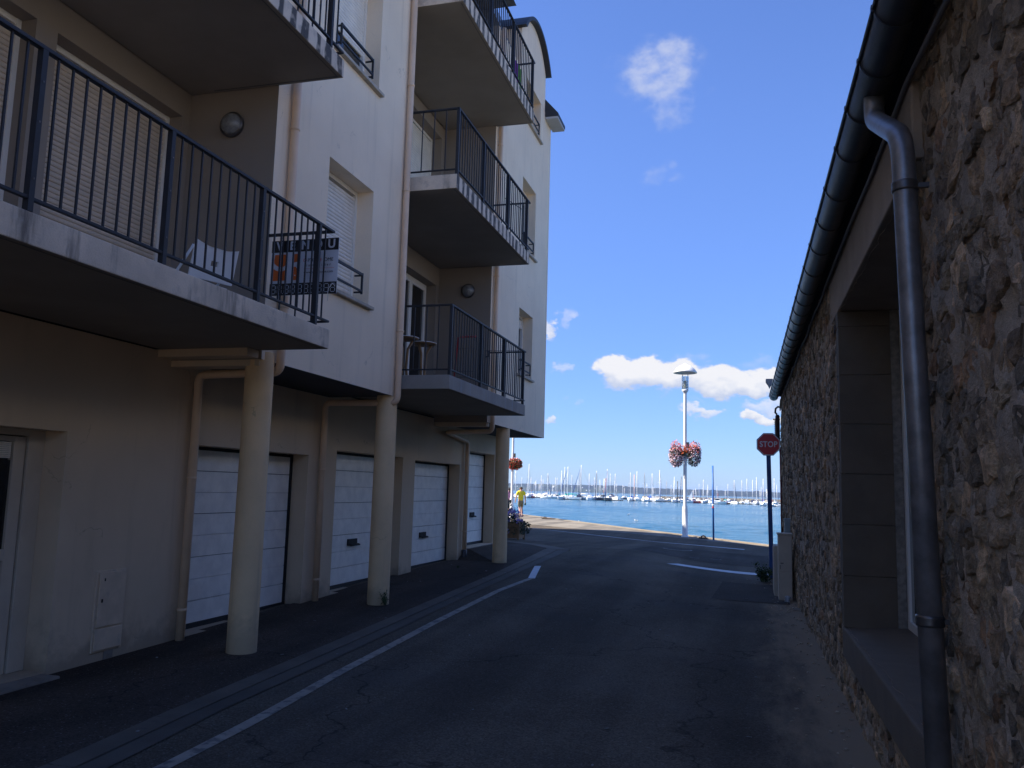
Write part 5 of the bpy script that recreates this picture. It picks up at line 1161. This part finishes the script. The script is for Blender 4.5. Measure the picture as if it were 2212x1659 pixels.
def rel(parent, name, me, s=(1, 1, 1)):
    o = bpy.data.objects.new(name, me); COL.objects.link(o); o.parent = parent; o.scale = s; return o
LAND = [(-17.0, 'the walking man'), (-9.2, 'the thick rusty pile'), (-4.0, 'the street lamp'), (-2.2, 'the blue pole'), (1.45, 'the stop sign')]
ORD = 'first second third fourth fifth sixth seventh eighth ninth tenth eleventh twelfth thirteenth fourteenth fifteenth sixteenth seventeenth eighteenth nineteenth twentieth twenty-first twenty-second twenty-third twenty-fourth twenty-fifth twenty-sixth twenty-seventh twenty-eighth twenty-ninth thirtieth thirty-first thirty-second thirty-third thirty-fourth thirty-fifth thirty-sixth thirty-seventh thirty-eighth'.split()
YACHTS = [(-120.7, 440.4, 14.5), (-131.8, 493.2, 11.6), (-114.1, 440.3, 18.3), (-136.9, 537.2, 12.4), (-123.4, 493.1, 9.7), (-144.5, 581.2, 11.1), (-130.3, 537.1, 13.9), (-129.1, 537.1, 11.2), (-116.1, 493.0, 14.4), (-114.5, 493.0, 9.5), (-111.0, 493.0, 12.0), (-110.2, 493.0, 11.9), (-111.0, 507.4, 12.3), (-90.0, 415.9, 14.4), (-89.1, 415.9, 16.7), (-115.8, 549.0, 9.9), (-86.1, 415.9, 16.5), (-104.0, 507.4, 14.0), (-91.9, 465.8, 10.8), (-81.7, 415.9, 14.8), (-79.8, 415.9, 17.9), (-76.2, 416.0, 13.3), (-82.8, 465.9, 12.1), (-73.0, 416.0, 15.0), (-93.9, 549.1, 12.2), (-67.0, 416.0, 15.6), (-91.4, 580.6, 16.9), (-66.8, 439.9, 14.1), (-76.4, 536.6, 8.9), (-75.3, 536.6, 7.2), (-58.7, 439.8, 14.7), (-55.7, 439.7, 15.8), (-51.5, 439.7, 14.8), (-56.1, 492.5, 8.9), (-47.6, 439.7, 14.7), (-44.3, 439.6, 16.3), (-43.7, 439.6, 12.3), (-40.1, 439.6, 11.0), (-42.3, 492.3, 9.2), (-36.0, 439.6, 13.0), (-32.2, 439.5, 14.2), (-40.9, 536.2, 8.9), (-33.4, 492.2, 6.9), (-26.9, 492.2, 10.2), (-21.5, 439.4, 11.8), (-25.7, 580.0, 7.7), (-13.2, 536.0, 7.5), (-11.5, 535.9, 11.2), (-6.8, 439.3, 11.9), (-2.7, 439.2, 12.2), (-0.3, 439.2, 12.8), (2.5, 439.2, 12.6), (4.1, 439.2, 13.9), (7.5, 491.8, 9.3), (7.7, 439.1, 13.0), (10.3, 491.8, 7.1), (13.0, 439.1, 13.3), (13.9, 439.1, 10.4)]
random.seed(77)
last_front = None; boats = []
for i in range(34):
    d_ = random.uniform(500, 600); b_ = radians(random.uniform(-15.2, 1.9)); YACHTS.append((round(d_ * math.tan(b_), 1), d_, random.uniform(7.5, 11.5)))
for i, (x, y, h) in enumerate(YACHTS):
    if last_front is not None and y < 445 and abs(x - last_front) < 4.5: y += random.choice([9, 15]); x *= y / (y - 12)
    if y < 445: last_front = x
    hull = random.choices(['white', 'navy', 'dark'], [12, .5, 1])[0]; ci = random.choices(range(5), [6, 1.6, .8, 1.4, 1.2])[0]
    if i in (16, 14): ci = 2
    if i in (20,): ci, hull = 0, 'white'
    if i in (23, 24): ci = 1
    boats.append((math.degrees(atan2(x, y)), x, y, h, hull, ci, i))
boats.sort()
cnt = {}
for (b, x, y, h, hull, ci, i) in boats:
    seg = 0
    for k_, (az_, nm) in enumerate(LAND):
        if b > az_: seg = k_
    cnt[seg] = cnt.get(seg, 0) + 1
    where = f"{ORD[cnt[seg] - 1]} mast to the right of {LAND[seg][1]}"
    lab = f"{'white' if hull == 'white' else hull + '-hulled'} yacht with {CN[ci]} sail cover, {where}"
    S = thing('sailboat', (x, y, -3), lab, 'sailboat', 'yachts moored in the marina')
    s = max(.75, min(1.2, h / 13.5)); ang = atan2(-y, -x) + random.choice([0, 0, pi]) + random.uniform(-.5, .5)
    if i == 20: ang = pi * .98; s = 1.25
    if i in (16,): ang = pi * .93
    S.rotation_euler.z = ang; S.scale = (s, s, s); sz = h / (15 * s)
    rel(S, 'hull', H_SAIL[hull]); c = rel(S, 'cabin', CABIN); rel(c, 'porthole_strip', PORT); mz = rel(S, 'mast', MASTD if random.random() < .12 else MAST, (1, 1, sz)); rel(mz, 'spreader', SPREAD); rel(S, 'stay', STAYS, (1, 1, sz)); rel(S, 'sail_cover', BOOM[ci])
    if random.random() < .55: rel(S, 'furled_jib', JIB[random.choice([0, 0, 1, 3])], (1, 1, sz))
    if random.random() < .6: rel(S, 'spray_hood', HOOD[ci])
    rel(S, 'fender', FEND)
# motor boats
H_MOT = {k: hullmesh(7, 2.5, 1.0, m) for k, m in (('white', hw_), ('red', redh), ('orange', orh), ('dark', darkh))}
mb = MB(); mb.prism([(-1.2, .95), (-1.1, 2.2), (.6, 2.2), (1.3, 1.2)], lambda p: (p[0], -.85, p[1]), lambda p: (p[0], .85, p[1])); WHEEL = mb.mesh('wheelhouse', hw_)
mb = MB(); mb.prism([(-1.0, 1.5), (-.95, 2.05), (.62, 2.05), (.95, 1.5)], lambda p: (p[0], -.87, p[1]), lambda p: (p[0], .87, p[1])); WWIN = mb.mesh('window', glass_dark)
mb = MB(); mb.tube([(-.2, 0, 2.2), (-.2, 0, 4.2)], .05, 5); mb.tube([(-.5, 0, 3.4), (.1, 0, 3.4)], .04, 4); AER = mb.mesh('aerial', redh)
def motorboat(x, y, hull, ang, s, label):
    S = thing('motorboat', (x, y, -3), label, 'motorboat'); S.rotation_euler.z = ang; S.scale = (s, s, s)
    rel(S, 'hull', H_MOT[hull]); w = rel(S, 'wheelhouse', WHEEL); rel(w, 'window', WWIN); rel(S, 'aerial', AER)
motorboat(-113.4, 445, 'red', 2.2, 1.0, 'small red boat moored just right of the walking man')
motorboat(-119.3, 446, 'dark', 2.9, 1.1, 'dark low boat right beside the shoulder of the walking man')
motorboat(-107, 452, 'white', 3.0, .9, 'low white boat right of the small red boat')
motorboat(-101, 455, 'white', .2, 1.0, 'white launch before the long pontoon at left')
motorboat(-26.1, 436, 'red', .2, .95, 'red-hulled motorboat between the street lamp and the blue pole')
motorboat(-29.5, 434, 'white', .1, .9, 'white motorboat just right of the street lamp post')
motorboat(-14.1, 421, 'white', 3.05, 1.25, 'white cabin boat right of the blue pole with red aerial')
motorboat(-10.3, 423, 'orange', 2.2, .8, 'orange-hulled motorboat right of the white cabin boat')
motorboat(6.4, 388, 'white', 4.2, .75, 'white motorboat moored just left of the stop sign post')
motorboat(10.2, 383, 'white', 4.4, .75, 'white motorboat moored behind the stop sign post')
motorboat(13.6, 385, 'white', 3.1, .8, 'white motorboat right of the stop sign post')
motorboat(-49.0, 433, 'white', 4.3, .9, 'white motorboat, in the front row halfway between man and lamp')
motorboat(-71.8, 432, 'dark', 3.1, 1.3, 'dark workboat at the right end of the big white yacht')
# pontoons and piles
pon = mat('pontoon', (.10, .095, .085), .85)
for (x0, y0, x1, y1, lb) in ((-125, 462, -93, 458, 'floating pontoon at the left end of the marina'), (-80, 437, -62, 434, 'dark floating pontoon in front of the blue sail covers'), (-62, 452, 20, 446, 'long floating pontoon behind the front row of yachts'), (10, 392, 22, 391, 'low pontoon at the right end by the stone building')):
    mb = MB(); L_ = math.dist((x0, y0), (x1, y1)); mb.rbox(((x0 + x1) / 2, (y0 + y1) / 2, -2.75), (L_, 2.2, .5), rz=atan2(y1 - y0, x1 - x0)); tag(mb.build('pontoon', pon), lb, 'pontoon')
for (x, y, h_, m, lb) in ((-78.6, 476, 11.8, covers[0], 'thick white pontoon pile among the masts'), (-77.6, 476, 12.0, mat('rusty_pile', (.42, .17, .09), .8), 'thick rusty red pontoon pile beside the white one'), (-58.4, 452, 14.0, mat('beacon', (.60, .42, .38), .7), 'thick pinkish mast-like pile left of the street lamp'), (-35.6, 452, 11.0, darkh, 'slim black pile just left of the street lamp')):
    mb = MB(); mb.tube([(x, y, -4), (x, y, h_ - 3)], .25 if h_ < 13 else .24, 10); tag(mb.build('pontoon_pile', m), lb, 'pile')
# a boat under sail
ys_ = thing('sailing_dinghy', (-34.6, 545, -3), 'small boat sailing with one white sail behind the marina', 'sailboat')
rel(ys_, 'hull', hullmesh(5, 1.8, .6, hw_))
mb = MB(); mb.prism([(-1.9, 1.0), (.8, 1.0), (.9, 6.6), (.3, 5.4), (-.9, 3.2)], lambda p: (p[0], -.02 - .25 * (p[1] / 6.6) * (1 - abs(p[0]) / 2), p[1]), lambda p: (p[0], .02 - .25 * (p[1] / 6.6) * (1 - abs(p[0]) / 2), p[1])); rel(ys_, 'sail', mb.mesh('sail', hw_))
mb = MB(); mb.tube([(.95, 0, .4), (.95, 0, 6.8)], .05, 6); rel(ys_, 'mast', mb.mesh('mast', alu))
# breakwater
bwm = mat('breakwater_rock', (.13, .11, .075), .95, var=.35, scale=.25, bump=.8, bscale=1.2, bdist=.5)
mb = MB(); vs = []; n = 420
for i in range(n + 1):
    x = -62 + 330 * i / n; y = 592 + .02 * (x + 62)
    for k_, (dy, z) in enumerate(((-9, -3.5), (-6, -2.4), (-3, -1.5), (-1.5, -.8), (2, -.7), (8, -3.5))):
        vs.append((x + random.uniform(-.3, .3), y + dy + random.uniform(-.4, .4), z + (random.uniform(-.25, .25) if 0 < k_ < 4 else 0)))
mb.add(vs, [(i * 6 + k_, i * 6 + k_ + 1, (i + 1) * 6 + k_ + 1, (i + 1) * 6 + k_) for i in range(n) for k_ in range(5)]); tag(mb.build('breakwater', bwm), 'long low ochre stone breakwater behind the marina', 'breakwater')
# far shore
forest = mat('far_forest', (.010, .017, .016), .95, var=.5, scale=.02)
fields = mat('far_fields', (.03, .042, .025), .95, var=.4, scale=.01)
def ridge(x):
    P = [(-4000, 34), (-1500, 30), (-732, 23), (-584, 24), (-412, 25), (-335, 19), (-182, 18.5), (-32, 17.5), (98, 16.5), (900, 20), (4000, 40)]
    for (a, b), (c, d) in zip(P, P[1:]):
        if x <= c: return b + (d - b) * (x - a) / (c - a)
    return 20
mb = MB(); vs = []; n = 900; X0, X1 = -2200, 1100; ksec = 9
for i in range(n + 1):
    x = X0 + (X1 - X0) * i / n; h_ = ridge(x) + 2.2 * noise.noise(Vector((x * .012, 0, 0))) + 1.5 * noise.noise(Vector((x * .05, 0, 4))) + 1.3 * noise.noise(Vector((x * .17, 0, 8)))
    for k_ in range(ksec):
        t_ = k_ / (ksec - 1); slope = ss(t_ * 1.25)
        z = -3.6 + (h_ + 1.0) * (slope * .85 + .15 * t_) + (2.2 * noise.noise(Vector((x * .09, k_ * 1.7, 2))) if 0 < k_ < ksec - 1 else 0); vs.append((x, 2560 + 330 * t_ + (30 * noise.noise(Vector((x * .004, 3, 3)))), z if k_ else -3.6))
mb.add(vs, [(i * ksec + k_, (i + 1) * ksec + k_, (i + 1) * ksec + k_ + 1, i * ksec + k_ + 1) for i in range(n) for k_ in range(ksec - 1)], smooth=True)
hl = mb.build('hill', forest, fix=False); hl.data.materials.append(fields); tag(hl, 'low wooded far shore across the bay', kind='structure')
for p in hl.data.polygons:
    cx_ = p.center.x; kk = noise.noise(Vector((cx_ * .01, p.center.y * .02, 1)))
    if cx_ < -380 and kk > .05: p.material_index = 1
mb = MB(); mb.box(-4, 4, -4, 4, 0, 4); mb.add([(-4.4, -4.4, 4), (4.4, -4.4, 4), (4.4, 4.4, 4), (-4.4, 4.4, 4), (-4.4, 0, 6.5), (4.4, 0, 6.5)], [(0, 1, 5, 4), (2, 3, 4, 5), (0, 4, 3), (1, 2, 5)]); HOUSE = mb.mesh('distant_house', white_paint)
random.seed(90)
for i in range(24):
    x = random.uniform(-760, -380); t_ = random.uniform(.2, .9)
    o = link('distant_house', HOUSE, None, (x, 2560 + 330 * t_, -3.6 + (ridge(x) + 1) * (ss(t_ * 1.25) * .85 + .15 * t_) - .5)); o.rotation_euler.z = random.uniform(-.4, .4); s = random.uniform(.35, .55); o.scale = (s, s, s * .8)
    tag(o, 'tiny white house on the far wooded shore left of the lamp', 'house', 'white houses on the far shore')

# ------------------------------------------------------------------ haze
hm = bpy.data.materials.new('haze'); hm.use_nodes = True; t = hm.node_tree; t.nodes.clear(); out = t.nodes.new('ShaderNodeOutputMaterial'); pv = t.nodes.new('ShaderNodeVolumePrincipled')
pv.inputs['Color'].default_value = (.42, .62, 1.0, 1); pv.inputs['Density'].default_value = .0001; pv.inputs['Anisotropy'].default_value = .1; t.links.new(pv.outputs[0], out.inputs['Volume'])
mb = MB(); mb.box(-9100, 9100, -200, 9100, -7.5, 45); hz = mb.build('haze', hm); tag(hz, 'thin blue sea haze over the harbour', kind='stuff')
